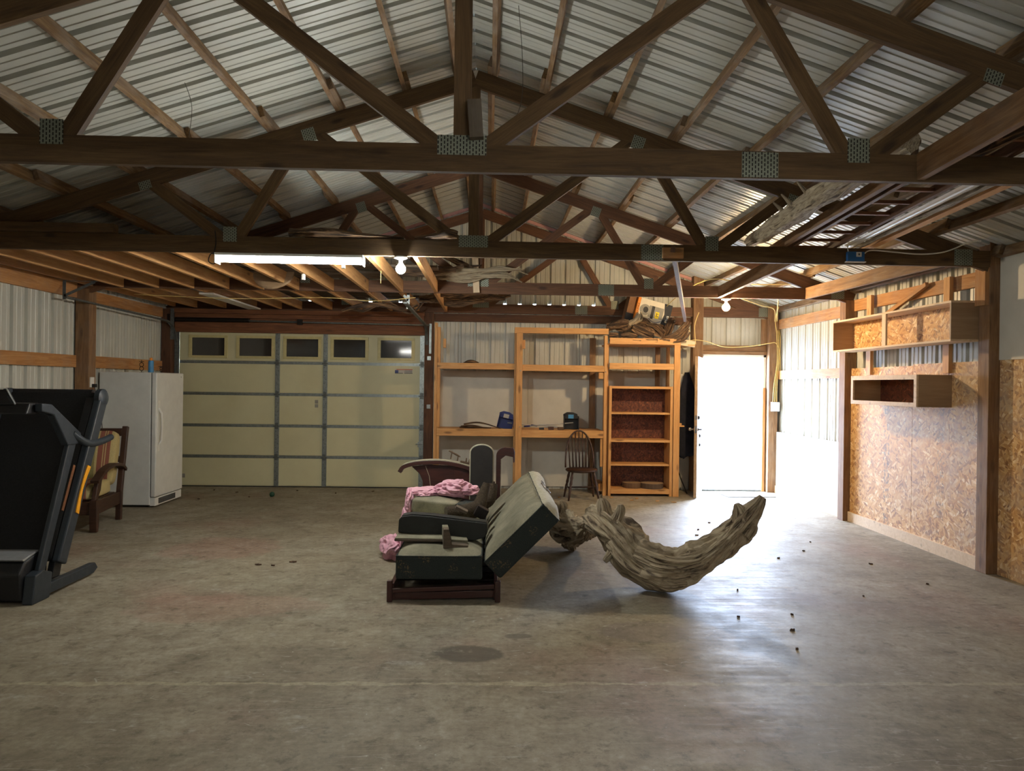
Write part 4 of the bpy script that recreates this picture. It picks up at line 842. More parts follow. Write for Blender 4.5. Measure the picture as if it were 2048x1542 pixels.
# ------------------------------------------------------------------ folded treadmill
def treadmill():
    t = thing('folded_treadmill', (-3.66, 5.4, 0), 'black folded treadmill with grey uprights and amber side bar, at left edge', 'treadmill')
    X0, X1 = -4.04, -3.20; G = 'grey_frame'
    for x in (X1-.035, X0+.035):
        mb = MB(); mb.prism([(5.165, .12), (5.235, .10), (5.66, 1.13), (5.60, 1.20), (5.57, 1.16)], x-.018, x+.018, None, 'x'); mb.build('upright', G, t, bevel=.008)
        mb = MB(); mb.prism([(5.10, 0), (5.30, 0), (5.33, .18), (5.22, .22), (5.13, .20)], x-.04, x+.04, None, 'x'); mb.build('upright_boot', G, t, bevel=.01)
        mb = MB(); mb.prism([(5.27, .02), (5.90, .02), (5.96, .05), (5.92, .10), (5.28, .10)], x-.028, x+.028, None, 'x'); mb.build('base_foot', G, t, bevel=.008)
        mb = MB(); mb.prism([(5.52, 1.09), (5.66, 1.09), (5.70, 1.17), (5.32, 1.41), (5.20, 1.42), (5.20, 1.36), (5.34, 1.33)], x-.028, x+.028, None, 'x'); mb.build('console_arm', G, t, bevel=.01)
        x += .055*(x > -3.5); S = spline([(x-.05, 5.60, 1.18, .030), (x-.01, 5.74, 1.09, .030), (x+.01, 5.90, 1.09, .028), (x+.01, 6.06, 1.115, .026)], 6); MB().tube([s[:3] for s in S], [s[3] for s in S], 12).build('handrail', G, t, smooth=radians(40))
    mb = MB(); mb.prism([(5.12, 1.34), (5.26, 1.34), (5.28, 1.42), (5.16, 1.42)], X0, X1-.07, None, 'x'); mb.build('console_bar', 'black_plastic', t, bevel=.012)
    M = T_((-3.66, 5.19, 1.44)) @ Matrix.Rotation(radians(-28), 4, 'X')
    mb = MB(); mb.prism([(-.30, -.05), (.30, -.05), (.20, .075), (-.20, .075)], -.03, .03, M); c = mb.build('console', 'black_plastic', t, M, bevel=.01)
    mb = MB(); mb.bar(M @ Vector((-.2, -.03, .078)), M @ Vector((.2, -.03, .078)), .01, .006); mb.bar(M @ Vector((.2, -.03, .078)), M @ Vector((.30, -.03, -.045)), .01, .006); mb.build('console_trim', 'silver', c, M)
    mb = MB(); mb.prism([(.225, .015), (.245, .015), (.29, -.04), (.27, -.04)], -.034, -.030, M); mb.build('grip_pad', G, c, M)
    mb = MB(); mb.prism([(5.10, .02), (5.40, .02), (5.40, .31), (5.30, .335), (5.14, .30), (5.08, .22)], X0+.08, X1-.075, None, 'x'); h = mb.build('motor_hood', 'black_plastic', t, bevel=.02, seg=3)
    mb = MB(); mb.prism([(5.125, .302), (5.29, .338), (5.29, .350), (5.11, .316)], X0+.08, X1-.075, None, 'x'); mb.build('hood_trim', 'silver', t, bevel=.003)
    # folded deck
    a = Vector((0, 5.42, .24)); b = Vector((0, 5.99, 1.50)); u = (b-a).normalized(); nrm = Vector((0, -u.z, u.y)); L = (b-a).length
    def dk(x0, x1, s0, s1, n0, n1):
        x0 += .04; x1 += .04
        p = [a+u*s0+nrm*n0, a+u*s1+nrm*n0, a+u*s1+nrm*n1, a+u*s0+nrm*n1]; return [(q.y, q.z) for q in p], x0, x1
    def dpart(nm, mt, x0, x1, s0, s1, n0, n1, bev=.004, par=None):
        pl, q0, q1 = dk(x0, x1, s0, s1, n0, n1); return MB().prism(pl, q0, q1, None, 'x').build(nm, mt, par or t, bevel=bev)
    dpart('deck', 'belt', X0+.06, X1-.075, 0, L-.03, -.05, .03); dpart('side_rail', G, X1-.07, X1-.012, -.02, L-.10, -.055, .055, .012); dpart('side_rail', G, X0+.0, X0+.058, -.02, L-.10, -.055, .055, .012)
    dpart('ribbed_foot_rail', 'black_plastic', X1-.135, X1-.073, .0, L-.08, .031, .052)
    for x in (X1-.075, X0+.02):
        pc = a+u*(L-.03); mb = MB(); mb.lathe([(.04, 0), (.075, .01), (.075, .05), (.05, .065)], 18, T_((x+.04, pc.y-.01, pc.z-.03)) @ Matrix.Rotation(radians(90), 4, 'Y')); mb.build('end_cap', G, t, smooth=radians(40))
    MB().tube([(X0+.06, a.y+u.y*L, a.z+u.z*L-.02), (X1-.08, a.y+u.y*L, a.z+u.z*L-.02)], .032, 14).build('rear_roller', 'black_plastic', t, smooth=radians(40))
    def arc(x, s0, s1, w, mt, nm):
        vs = []; fs = []; n = 12
        for i in range(n+1):
            q = i/n; s = s0+(s1-s0)*q; c = .020*sin(pi*q)-.01; hw = w*(.6+.4*abs(2*q-1)**1.0)
            for e in (-1, 1):
                p = a+u*s+nrm*(c+e*hw); vs += [(x, p.y, p.z), (x+.012, p.y, p.z)]
        for i in range(n):
            k = 4*i; fs += [(k, k+4, k+6, k+2), (k+1, k+3, k+7, k+5), (k, k+1, k+5, k+4), (k+2, k+6, k+7, k+3)]
        fs += [(0, 2, 3, 1), (4*n, 4*n+1, 4*n+3, 4*n+2)]
        mb = MB(); mb.add(vs, fs); mb.build(nm, mt, t, bevel=.003)
    arc(X1+.027, .36, .74, .022, 'amber', 'amber_bar')
    dpart('brown_strip', 'header', X1-.077, X1-.0715+.0, .36, .72, .056, .085, .001)  # plain brown strip along the inner side of the deck rail
    mb = MB(); mb.prism([(5.36, .12), (5.46, .12), (5.50, .26), (5.42, .28)], X1-.07, X1-.02, None, 'x'); mb.build('pivot_bracket', 'black_plastic', t, bevel=.006)
    MB().tube([(X0+.05, 5.62, .055), (X1-.05, 5.62, .055)], .02, 10).build('base_crossbar', 'black_plastic', t)
treadmill()

# ------------------------------------------------------------------ broken sofa
def sofa():
    t = thing('broken_sofa', (-.3, 6.2, 0), 'broken reclining sofa with dusty green upholstery in the middle of the floor', 'sofa')
    ya, yb_ = 5.24, 7.15
    # base frame
    fb = lambda nm, a, b, w, h: beam(nm, a, b, w, h, 'mahogany', t, (0, 0, 1), .003)
    fb('base_rail', (-.70, ya+.02, .032), (.045, ya+.02, .052), .022, .052); fb('base_rail', (-.70, ya+.0, .078), (.05, ya-.002, .112), .03, .030); fb('base_rail', (-.69, yb_-.05, .075), (.06, yb_-.05, .075), .03, .12)
    fb('base_rail', (-.70, ya, .07), (-.70, yb_, .07), .03, .12); fb('base_rail', (.06, ya, .07), (.06, yb_, .07), .03, .12)
    for x in (-.715, .075):
        for y in (ya-.01, yb_): vpost('base_foot', x-.02, x+.02, y-.02, y+.02, 0, .155, 'mahogany', t, .004)
    mb = MB()
    for i in range(9): mb.tube([(-.68, ya+.1+i*.2, .13), (.05, ya+.1+i*.2, .13)], .006, 6)
    mb.build('springs', 'dark_metal', t)
    def cush(nm, M, L, H, W, puff, ridge):
        # local x: 0..L, y: 0..W, z: 0..H ; body sides plus a puffed top panel
        MB().box(0, L, 0, W, 0, H, M).build(nm+'_body', 'floral', t, M, bevel=.02, seg=3)
        n, m = 18, 40; vs = []
        for j in range(m+1):
            for i in range(n+1):
                u, v = i/n, j/m; e = min(1, 4*u*(1-u)*1.7)**.6*min(1, 4*v*(1-v)*4)**.6
                z = H-.006+puff*e + .008*e*noise.noise(Vector((u*5, v*9, ridge)))+.006*e*noise.noise(Vector((u*2+ridge, v*26, 0)))
                vs.append(M @ Vector((.004+u*(L-.008), .004+v*(W-.008), z)))
        mb = MB(); mb.add(vs, [(j*(n+1)+i, j*(n+1)+i+1, (j+1)*(n+1)+i+1, (j+1)*(n+1)+i) for j in range(m) for i in range(n)]); mb.build(nm+'_top', 'dusty', t, M, smooth=True)
        q = [(.006, .006), (L-.006, .006), (L-.006, W-.006), (.006, W-.006), (.006, .006)]
        MB().tube([M @ Vector((x, y, H-.004)) for x, y in q], .0065, 8).build('welt_piping', 'floral', t, M, smooth=True)
    cush('seat', T_((-.68, ya+.02, .15)), .64, .175, 1.86, .05, 1.)
    B = T_((.092, ya-.01, .165)) @ Matrix.Rotation(radians(-45), 4, 'Y'); cush('backrest', B, .615, .172, 1.95, .05, 7.)
    # bulging pale top edge with a torn seam
    n, m = 12, 36; vs = []
    for j in range(m+1):
        for i in range(n+1):
            u, v = i/n, j/m; e = (4*u*(1-u))**.6*min(1, 4*v*(1-v)*3)**.5
            vs.append(B @ Vector((.612+.055*e+.02*e*(v > .35)*sin(v*9)+.008*noise.noise(Vector((u*6, v*20, 3))), .01+v*1.93, .0+u*(.176+.03*(v > .3)*e))))
    mb = MB(); mb.add(vs, [(j*(n+1)+i, j*(n+1)+i+1, (j+1)*(n+1)+i+1, (j+1)*(n+1)+i) for j in range(m) for i in range(n)]); mb.build('torn_top_edge', 'linen', t, B, smooth=True)
    r = random.Random(3); mb = MB(); pts = []
    for i in range(24): pts.append(B @ Vector((.655+r.uniform(-.008, .008), .5+i*.058, .10+.02*sin(i*.7)+r.uniform(-.006, .006))))
    mb.tube(pts, .004, 6); mb.build('seam_cord', 'oldboard', t, B)
    mb = MB()
    for i in range(90):
        y = .25+i*.018; x = .60+r.uniform(0, .012); p = B @ Vector((x, y, .19+r.uniform(-.004, .01))); mb.tube([p, p+Vector((r.uniform(-.03, .0), r.uniform(-.01, .01), r.uniform(-.02, .012)))], [.0018, .0008], 4)
    mb.build('frayed_threads', 'linen', t, B)
    mb = MB()
    for y, q, w_ in ((1.0, .13, .03), (.82, .09, .035), (1.18, .12, .02)): mb.lathe([(w_, 0), (w_*.8, .004)], 7, B @ T_((.672, y, q)) @ Matrix.Rotation(radians(90), 4, 'Y'))
    mb.build('tear', 'ink', t, B)
sofa()
t = thing('flat_panel', (-.5, 5.7, .40), 'thin dusty upholstered board lying on the sofa seat', 'board')
M = T_((-.5, 5.70, .405)) @ Matrix.Rotation(-.05, 4, 'Z') @ Matrix.Rotation(radians(4), 4, 'X'); MB().box(-.21, .20, -.22, .25, -.006, .012, M).build('board', 'oldboard', t, M, bevel=.004); MB().box(-.205, .195, -.215, .24, .0125, .018, M).build('cloth_cover', 'dusty', t, M, bevel=.004)
t = thing('wooden_bracket', (-.25, 5.42, .38), 'L-shaped grey wooden bracket block on the front of the sofa seat', 'bracket')
M = T_((-.25, 5.44, .378)) @ Matrix.Rotation(.12, 4, 'Z')
mb = MB(); mb.prism([(-.095, -.03), (.075, -.045), (.095, .0), (-.035, .012), (-.035, .05), (-.055, .125), (-.095, .125)], -.07, .02, M); mb.build('side_piece', 'oldboard', t, M, bevel=.004)
mb = MB(); mb.prism([(-.03, -.01), (.09, -.02), (.10, .02), (-.03, .03)], .02, .16, M); mb.prism([(-.095, .0), (-.04, .0), (-.05, .12), (-.095, .12)], .021, .14, M); mb.build('tray_piece', 'dusty', t, M, bevel=.004)
def slab():
    M = T_((-.71, 5.62, .425)) @ Matrix.Rotation(radians(2.5), 4, 'Y') @ Matrix.Rotation(-.06, 4, 'Z')
    t = thing('padded_slab', None, 'long black padded armrest slab lying across the sofa seat', 'armrest', M=M)
    mb = MB(); mb.prism([(0, .0), (.60, -.03), (.68, .0), (.70, .03), (.70, .115), (.25, .14), (.10, .142), (.02, .125), (.0, .10)], 0, .12, M); mb.build('body', 'slab', t, M, bevel=.008)
    mb = MB(); mb.prism([(.02, .128), (.10, .146), (.25, .144), (.69, .118), (.69, .122), (.25, .150), (.10, .151), (.02, .133)], .008, .112, M); mb.build('top_pad', 'slab', t, M, bevel=.002)
slab()
def cloth(name, c, size, mat, seed, parent=None, amp=.35, floor=None, rot=0.):
    bm = bmesh.new(); bmesh.ops.create_icosphere(bm, subdivisions=6, radius=1)
    for v in bm.verts:
        p = v.co; d = Vector((p.x*1.5+seed, p.y*1.5, p.z*1.5)); wv = noise.noise_vector(d)*.9; q = p+wv
        f = 1-sqrt(noise.noise(Vector((q.x*.9+seed, q.y*1.8, q.z*1.6)))**2+.004)*2.2; g = 1-sqrt(noise.noise(Vector((q.x*1.9+seed, q.y*3.8, q.z*3.2)))**2+.004)*2.
        k = 1+amp*(f*.6+g*.16)+.35*noise.noise(d)
        v.co = Vector((p.x*size[0]*k, p.y*size[1]*k, p.z*size[2]*k)); v.co = Matrix.Rotation(rot, 3, 'Z') @ v.co + Vector(c)
        if floor is not None and v.co.z < floor: v.co.z = floor+.002*noise.noise(v.co*9)
    me = bpy.data.meshes.new(name); bm.to_mesh(me); bm.free(); me.materials.append(MT[mat]); me.polygons.foreach_set('use_smooth', [True]*len(me.polygons))
    return link(bpy.data.objects.new(name, me), parent)
single(cloth('cream_cloth', (-.36, 6.15, .42), (.24, .28, .045), 'cream_cloth', 5, None, .4), 'cream cloth crumpled under the green cushion on the sofa', 'cloth')
M = T_((-.45, 6.30, .53)) @ Matrix.Rotation(-.15, 4, 'Z') @ Matrix.Rotation(radians(4), 4, 'Y'); t = thing('loose_cushion', None, 'mottled green box cushion under the pink cloth', 'cushion', M=M)
soft('cushion_pad', .40, .34, .12, M, 'dusty', t, .01); MB().box(.16, .36, -.15, .15, -.055, .05, M).build('dark_end', 'floral', t, M, bevel=.01)
tp = thing('pink_sheet', (-.5, 6.5, .6), 'pink sheet bunched on the pile and hanging to the floor at left', 'sheet')
cloth('bunched_top', (-.31, 6.42, .655), (.13, .12, .070), 'pink', 11, tp, .45); cloth('spread_fold', (-.58, 6.45, .625), (.15, .15, .028), 'pink', 3, tp, .4); cloth('bunched_side', (-.20, 6.46, .635), (.10, .10, .040), 'pink', 17, tp, .4)
cloth('hanging_fold', (-.70, 6.33, .55), (.035, .10, .09), 'pink', 8, tp, .4); cloth('floor_bunch', (-.86, 6.55, .085), (.10, .16, .10), 'pink', 21, tp, .55, .004, .3); cloth('falling_fold', (-.765, 6.5, .26), (.035, .10, .16), 'pink', 27, tp, .4)
def furry(P, lab, sd): single(drift('carpeted_roll', [P], 'fur', None, sd, 16, 8, .12), lab, 'fur roll')
furry([(-.36, 6.02, .50, .065), (-.22, 6.06, .50, .075), (-.09, 6.10, .545, .065), (-.045, 6.16, .66, .045), (-.02, 6.20, .73, .035)], 'brown fuzzy curved arm roll beside the green cushion, front one', 41)
furry([(-.16, 6.32, .50, .05), (.0, 6.36, .56, .055), (.04, 6.42, .70, .04)], 'brown fuzzy curved arm roll, rear one against the upright board', 42)
M = T_((-.06, 5.86, .545)) @ Matrix.Rotation(.5, 4, 'Y'); mb = MB(); mb.box(-.05, .05, -.05, .05, -.045, .045, M); o = mb.build('metal_fitting', 'dark_metal', None, M, bevel=.006); single(o, 'dark metal hinge fitting between armrest slab and backrest', 'fitting')
M = T_((-.22, 5.87, .565)) @ Matrix.Rotation(.45, 4, 'Y'); single(MB().box(-.055, .05, -.05, .05, -.012, .012, M).build('wood_offcut', 'oldboard', None, M, bevel=.003), 'small grey wood offcut on top of the armrest slab', 'offcut')
# wooden sofa arm panel and tall boards standing behind
def arm_panel():
    t = thing('sofa_side_panel', (-.35, 7.42, 0), 'dark mahogany curved side panel with cream top standing behind the sofa pile', 'side panel')
    y = 7.40; k = 1.028
    body = [(-.60, 0), (.0, 0), (.0, .64), (-.17, .70), (-.40, .745), (-.60, .755), (-.78, .735), (-.70, .66), (-.65, .54), (-.62, .40)]
    mb = MB(); mb.prism([(x*k, z) for x, z in body], y, y+.05); mb.build('panel', 'mahogany', t, bevel=.006)
    top = [(-.90, .70), (-.86, .755), (-.72, .795), (-.50, .805), (-.30, .775), (-.10, .71), (.02, .66)]
    S = spline([(x*k, 0, z, 0) for x, z in top], 5); mb = MB()
    for i, (p, q) in enumerate(zip(S, S[1:])): mb.bar((p[0], y+.03, p[2]-.022), (q[0]+(q[0]-p[0])*.2, y+.03, q[2]-.022+(q[2]-p[2])*.2), .13, .04)
    mb.build('top_cap', 'mahogany', t, bevel=.004); mb = MB()
    for i, (p, q) in enumerate(zip(S, S[1:])): mb.bar((p[0], y+.035, p[2]+.001), (q[0]+(q[0]-p[0])*.15, y+.035, q[2]+.001+(q[2]-p[2])*.15), .115, .006)
    mb.build('dusty_top', 'linen', t)
    mb = MB(); mb.tube([(-.66, y-.002, .745), (-.62, y-.002, .64), (-.60, y-.002, .50), (-.595, y-.002, .2)], .0025, 5); mb.build('groove_line', 'linen', t)
    mb = MB(); mb.box(-.36, -.27, y-.006, y, 0, .735); mb.build('stile', 'mahogany', t, bevel=.002)
arm_panel()
def tall_board():
    t = thing('upright_board', (-.07, 7.25, 0), 'tall dark board with rounded top standing behind the sofa', 'board')
    n = 14; y = 7.28; a = [(-.19, 0), (.035, 0)] + [(-.0775+.1125*cos(i*pi/n), .90+.075*sin(i*pi/n)) for i in range(n+1)]
    MB().prism(a, y, y+.035).build('face', 'darkboard', t, bevel=.004)
    mb = MB(); P = [(.040*1-.0775+.1125-.037, 0)]; q = [(-.19, .0), (-.19, .90)] + [(-.0775-.1125*cos(i*pi/n), .90+.075*sin(i*pi/n)) for i in range(n+1)] + [(.035, .0)]
    MB().tube([(x, y+.03, z) for x, z in q], .012, 8).build('pale_edge', 'linen', t, smooth=True)
    t = thing('arched_board', (.15, 7.35, 0), 'dark hooked arch shaped frame piece standing right of the tall board', 'frame piece')
    y = 7.34; o = [(.072, .0), (.072, .86)] + [(.072+.09-.09*cos(i*pi/2/8), .86+.09*sin(i*pi/2/8)) for i in range(1, 9)] + [(.25, .945), (.262, .90), (.262, .80), (.25, .79), (.245, .85), (.17, .865), (.125, .83), (.118, .0)]
    MB().prism(o, y, y+.05).build('face', 'mahogany', t, bevel=.004); MB().box(.119, .125, y, y+.05, 0, .83).build('pale_edge', 'linen', t)
    t = vpost('thin_lath', .045, .062, 7.30, 7.33, 0, .60, 'mahogany'); single(t, 'thin dark lath between the tall board and the hooked frame', 'lath')
tall_board()
single(drift('spiky_twig', [[(-.40, 7.40, .818, .008), (-.385, 7.40, .90, .006)], [(-.42, 7.40, .905, .007), (-.34, 7.40, .865, .010), (-.30, 7.40, .84, .006)], [(-.33, 7.4, .80, .007), (-.32, 7.40, .86, .005)], [(-.30, 7.40, .795, .012), (-.18, 7.4, .765, .012), (-.06, 7.4, .715, .01)], [(-.24, 7.4, .78, .01), (-.235, 7.40, .83, .006)], [(-.21, 7.4, .78, .012), (-.2, 7.40, .825, .006)]], 'bark', None, 55, 8, 5, .3), 'small dark spiky twig on the curved side panel top', 'twig')

# ------------------------------------------------------------------ big driftwood trunk
main = [(.60, 7.10, .27, .06), (.70, 7.02, .24, .13), (.80, 6.85, .20, .165), (.90, 6.62, .24, .12), (.91, 6.35, .33, .07), (.88, 6.05, .44, .085)]
trunk = [(.86, 6.10, .47, .05), (.93, 5.90, .49, .13), (1.04, 5.76, .40, .155), (1.18, 5.64, .245, .165), (1.38, 5.54, .175, .170), (1.60, 5.50, .215, .140), (1.77, 5.47, .35, .118), (1.91, 5.44, .50, .112), (2.00, 5.42, .62, .085), (2.06, 5.40, .70, .055), (2.10, 5.39, .765, .026)]
limbs = [trunk, main,
 [(.95, 5.82, .52, .07), (.94, 5.84, .62, .055), (.93, 5.86, .665, .03)], [(.93, 5.84, .60, .02), (.925, 5.84, .70, .008)], [(1.03, 5.70, .50, .055), (1.06, 5.70, .60, .04), (1.055, 5.70, .645, .02)],
 [(1.94, 5.42, .58, .07), (1.925, 5.42, .66, .05), (1.905, 5.42, .705, .02)], [(1.97, 5.40, .46, .06), (2.02, 5.40, .52, .05), (2.03, 5.40, .57, .02)],
 [(1.15, 5.52, .30, .06), (1.35, 5.42, .24, .065), (1.60, 5.39, .27, .055), (1.80, 5.36, .42, .04), (1.93, 5.36, .56, .03)],
 [(1.0, 5.66, .36, .08), (1.16, 5.50, .20, .08), (1.36, 5.44, .12, .085), (1.52, 5.43, .12, .06)], [(.99, 5.66, .26, .035), (.93, 5.64, .20, .018)],
 [(.70, 7.0, .32, .06), (.73, 6.96, .42, .04), (.70, 6.95, .47, .015)], [(.62, 7.0, .3, .05), (.66, 6.95, .40, .03), (.62, 6.93, .46, .012)], [(.58, 7.08, .22, .05), (.50, 7.1, .18, .03)], [(.8, 6.8, .14, .10), (.82, 6.9, .06, .08)]]
single(drift('driftwood_log', limbs, 'drift', None, 9, 72, 16, .42, .001), 'large curved grey driftwood trunk lying on the floor beside the sofa', 'driftwood')

# ------------------------------------------------------------------ wall boxes on the right
wb = thing('wall_shelf_box', (4.2, 7.3, 2.2), 'long open pine box shelf high on the right wall with one divider', 'wall shelf')
bb = lambda p, nm, x0, x1, y0, y1, z0, z1, m='pale': yboard(nm, x0, x1, y0, y1, z0, z1, m, p, .001)
bb(wb, 'top_board', 4.085, 4.34, 6.205, 8.39, 2.383, 2.402); bb(wb, 'bottom_board', 4.085, 4.34, 6.205, 8.39, 2.038, 2.057)
for y, nm, m in ((6.205, 'end_panel', 'plyside'), (8.371, 'end_panel', 'plyside')): MB().box(4.087, 4.338, y, y+.019, 2.057, 2.383).build(nm, m, wb)
MB().box(4.328, 4.339, 6.224, 8.37, 2.057, 2.383).build('back_panel', 'osb', wb); vpost('divider_stile', 4.085, 4.105, 7.25, 7.32, 2.057, 2.383, 'pale', wb)
wb = thing('wall_shelf_box', (4.2, 7.2, 1.6), 'smaller pale framed box shelf below, on the strand board', 'wall shelf')
MB().box(4.055, 4.379, 6.62, 6.636, 1.437, 1.746).build('end_panel', 'plyside', wb); MB().box(4.055, 4.379, 7.83, 7.846, 1.437, 1.746).build('end_panel', 'plyside', wb)
bb(wb, 'top_board', 4.055, 4.379, 6.636, 7.83, 1.73, 1.746); bb(wb, 'bottom_board', 4.055, 4.379, 6.636, 7.83, 1.437, 1.453)
MB().box(4.365, 4.379, 6.64, 7.83, 1.453, 1.73).build('back_panel', 'osb_dark', wb)
for q in ((6.62, 7.846, 1.70, 1.746), (6.62, 7.846, 1.437, 1.478), (6.62, 6.665, 1.478, 1.70), (7.80, 7.846, 1.478, 1.70)): MB().box(4.036, 4.0545, *q).build('face_frame', 'pale', wb, bevel=.001)
for y, lab in ((8.06, 'pale vertical cleat board behind the far part of the long box shelf'), (6.665, 'pale vertical cleat board behind the near part of the long box shelf')): single(vpost('cleat_board', 4.342, 4.3795, y-.045, y+.045, 1.765, 2.68, 'joist'), lab, 'cleat')
single(beam('diagonal_brace', (4.36, 7.00, 2.66), (4.36, 7.75, 2.42), .035, .045, 'girt'), 'short diagonal brace stick above the long box shelf', 'brace')

# ------------------------------------------------------------------ electrics
t = thing('outlet_box', (4.33, 10.74, 1.32), 'white surface outlet box on the corner post right of the door', 'outlet box')
MB().box(4.29, 4.41, 10.70, 10.757, 1.245, 1.385).build('box_body', 'white', t, bevel=.005)
MB().box(4.31, 4.39, 10.695, 10.70, 1.265, 1.365).build('cover_plate', 'porcelain', t, bevel=.002)
def cab(P, lab, r=.006, mt='cable'): return single(wires('electric_cable', P, r, mt), lab, 'cable')
for i, (dx, lab) in enumerate(((0, 'pale cable rising from the outlet box, leftmost strand'), (.025, 'pale cable rising from the outlet box, middle strand'), (.05, 'pale cable rising from the outlet box, right strand'))):
    cab([(4.315+dx*1.2, 10.735, 1.385), (4.33+dx*.9, 10.735, 1.65), (4.375+dx*.8, 10.74, 2.0+.05*i), (4.365+dx, 10.74, 2.40), (4.33+dx*.6, 10.72, 2.64), (4.25-.25*i, 10.4-.6*i, 2.80+.01*i)], lab)
cab([(4.33, 10.74, 2.62), (4.1, 10.2, 2.74), (3.6, 9.4, 2.70), (3.0, 8.7, 2.72), (2.84, 8.6, 2.66)], 'pale cable running from the corner to the warm bulb')
cab([(2.88, 10.74, 2.14), (3.02, 10.74, 2.30), (3.26, 10.74, 2.30), (3.6, 10.83, 2.22), (4.0, 10.83, 2.24), (4.24, 10.745, 2.28), (4.36, 10.745, 2.28), (4.42, 10.74, 2.1), (4.42, 10.74, 1.75)], 'yellow cable looping over the top of the entry door', .006)
cab([(3.02, 10.4, 2.23), (3.0, 10.4, 2.5), (3.06, 10.4, 2.70)], 'pale cable loop rising beside the root pile, left strand', .005); cab([(2.93, 10.4, 2.25), (2.92, 10.4, 2.42), (2.86, 10.4, 2.60)], 'pale cable loop rising beside the root pile, right strand', .005)
cab([(2.60, 10.55, 2.55), (2.62, 10.55, 2.8), (2.60, 8.60, 2.90), (3.2, 8.58, 2.86), (3.9, 8.56, 2.87), (4.3, 8.5, 2.80)], 'yellow cable lying along the top of the third truss', .006)
t = thing('junction_box', (3.13, 6.04, 2.76), 'bright blue electrical box on the second truss at right', 'electrical box')
MB().box(3.06, 3.21, 6.035, 6.067, 2.70, 2.785).build('box_body', 'blue_box', t, bevel=.004); MB().box(3.135, 3.18, 6.030, 6.035, 2.74, 2.78).build('cover_plate', 'white', t, bevel=.001); MB().box(3.05, 3.22, 6.03, 6.067, 2.692, 2.70).build('pale_base', 'white', t)
mb = MB(); mb.box(3.150, 3.165, 6.0285, 6.030, 2.752, 2.768); mb.build('switch', 'galv_dull', t)
cab([(3.21, 6.045, 2.77), (3.27, 6.045, 2.80), (3.45, 6.045, 2.79), (3.7, 6.045, 2.775), (3.92, 6.045, 2.80), (4.12, 6.045, 2.88), (4.24, 6.05, 2.90)], 'white cable running right from the blue electrical box', .006, 'white')
cab([(3.07, 6.045, 2.785), (3.065, 6.045, 2.83), (3.10, 6.06, 2.86)], 'short white cable stub above the blue box', .005, 'white')
cab([(-4.2, 8.50, 2.60), (-3.0, 8.50, 2.57), (-2.0, 8.50, 2.60), (-1.4, 8.50, 2.57), (-.9, 8.5, 2.62)], 'thin pale cable sagging below the third truss in front of garage header', .004, 'cable')
for P, lab in ((((-2.10, 4.9, 3.62), (-2.05, 4.9, 3.45), (-2.07, 4.9, 3.2), (-2.04, 4.9, 3.05)), 'thin wire dangling from the left roof slope'), (((.15, 4.6, 4.05), (.18, 4.6, 3.7), (.17, 4.6, 3.4), (.05, 4.7, 3.2), (.0, 4.8, 3.15)), 'thin wire dangling near the ridge above the nearest truss')):
    single(wires('dangling_wire', P, .002, 'wire'), lab, 'wire')

# ------------------------------------------------------------------ lamps
def tube_light(x0, x1, y, z, lab, s=1.):
    t = thing('strip_light', ((x0+x1)/2, y, z), lab, 'strip light')
    MB().box(x0, x1, y-.055, y+.055, z-.022, z).build('housing', 'white_metal', t, bevel=.003)
    mb = MB()
    for x in (x0, x1-.008): mb.box(x, x+.008, y-.06, y+.06, z-.085, z)
    mb.build('end_plate', 'white_metal', t)
    if 'MTT' not in globals(): globals()['MTT'] = emit('lit_fluorescent_tube', (1, .975, .905, 1), TUBE)
    for dy in (-.03, .03): MB().tube([(x0+.01, y+dy, z-.048), (x1-.01, y+dy, z-.048)], .019, 12).build('lit_tube', MTT, t, smooth=True)
    return t
t = tube_light(-2.305, -1.08, 6.04, 2.665, 'lit four foot fluorescent strip light under the second truss at left')
wires('cord', [(-2.30, 6.03, 2.66), (-2.35, 6.03, 2.66), (-2.37, 6.03, 2.60), (-2.33, 6.03, 2.575), (-2.30, 6.03, 2.60)], .004, 'black_plastic', t); wires('cord', [(-2.34, 6.05, 2.66), (-2.32, 6.055, 2.75), (-2.33, 6.055, 2.86)], .004, 'black_plastic', t)
MB().bar((-1.25, 6.04, 2.56), (-1.25, 6.04, 2.60), .03, .02, (0, 1, 0)).build('pull_switch', 'galv_dull', t)
tube_light(-2.9, -1.7, -1.2, 2.66, 'added unseen fluorescent strip light behind the viewpoint, left one'); tube_light(1.4, 2.6, -1.2, 2.66, 'added unseen fluorescent strip light behind the viewpoint, right one'); tube_light(.2, 1.4, 1.21, 2.67, 'added unseen fluorescent strip light under the truss right above the viewpoint')  # unseen strip lights added as fill from behind and above the camera
def bulb(x, y, z, mat, r, lab):
    t = thing('ceiling_bulb', (x, y, z), lab, 'light bulb'); M = T_((x, y, z))
    MB().lathe([(.030, -.022), (.055, -.012), (.057, 0)], 20, M).build('porcelain_base', 'porcelain', t, smooth=radians(40)); MB().lathe([(.017, -.055), (.019, -.022)], 14, M).build('socket', 'galv', t, smooth=radians(40))
    MB().lathe([(.012, -.05), (r*.6, -.06-r*.25), (r*.92, -.06-r*.65), (r, -.06-r*1.05), (r*.92, -.06-r*1.45), (r*.65, -.06-r*1.8), (r*.3, -.06-r*2.0), (.002, -.06-r*2.05)], 18, M).build('lit_glass', mat, t, smooth=True)
bulb(-.775, 6.09, 2.675, emit('cool_lit_bulb', (.92, .95, .90, 1), BULB_COOL), .042, 'lit cool white globe bulb right of the strip light')
bulb(2.84, 8.53, 2.675, emit('warm_lit_bulb', (1, .72, .40, 1), BULB_WARM), .045, 'lit warm yellow bulb under the third truss near the door')
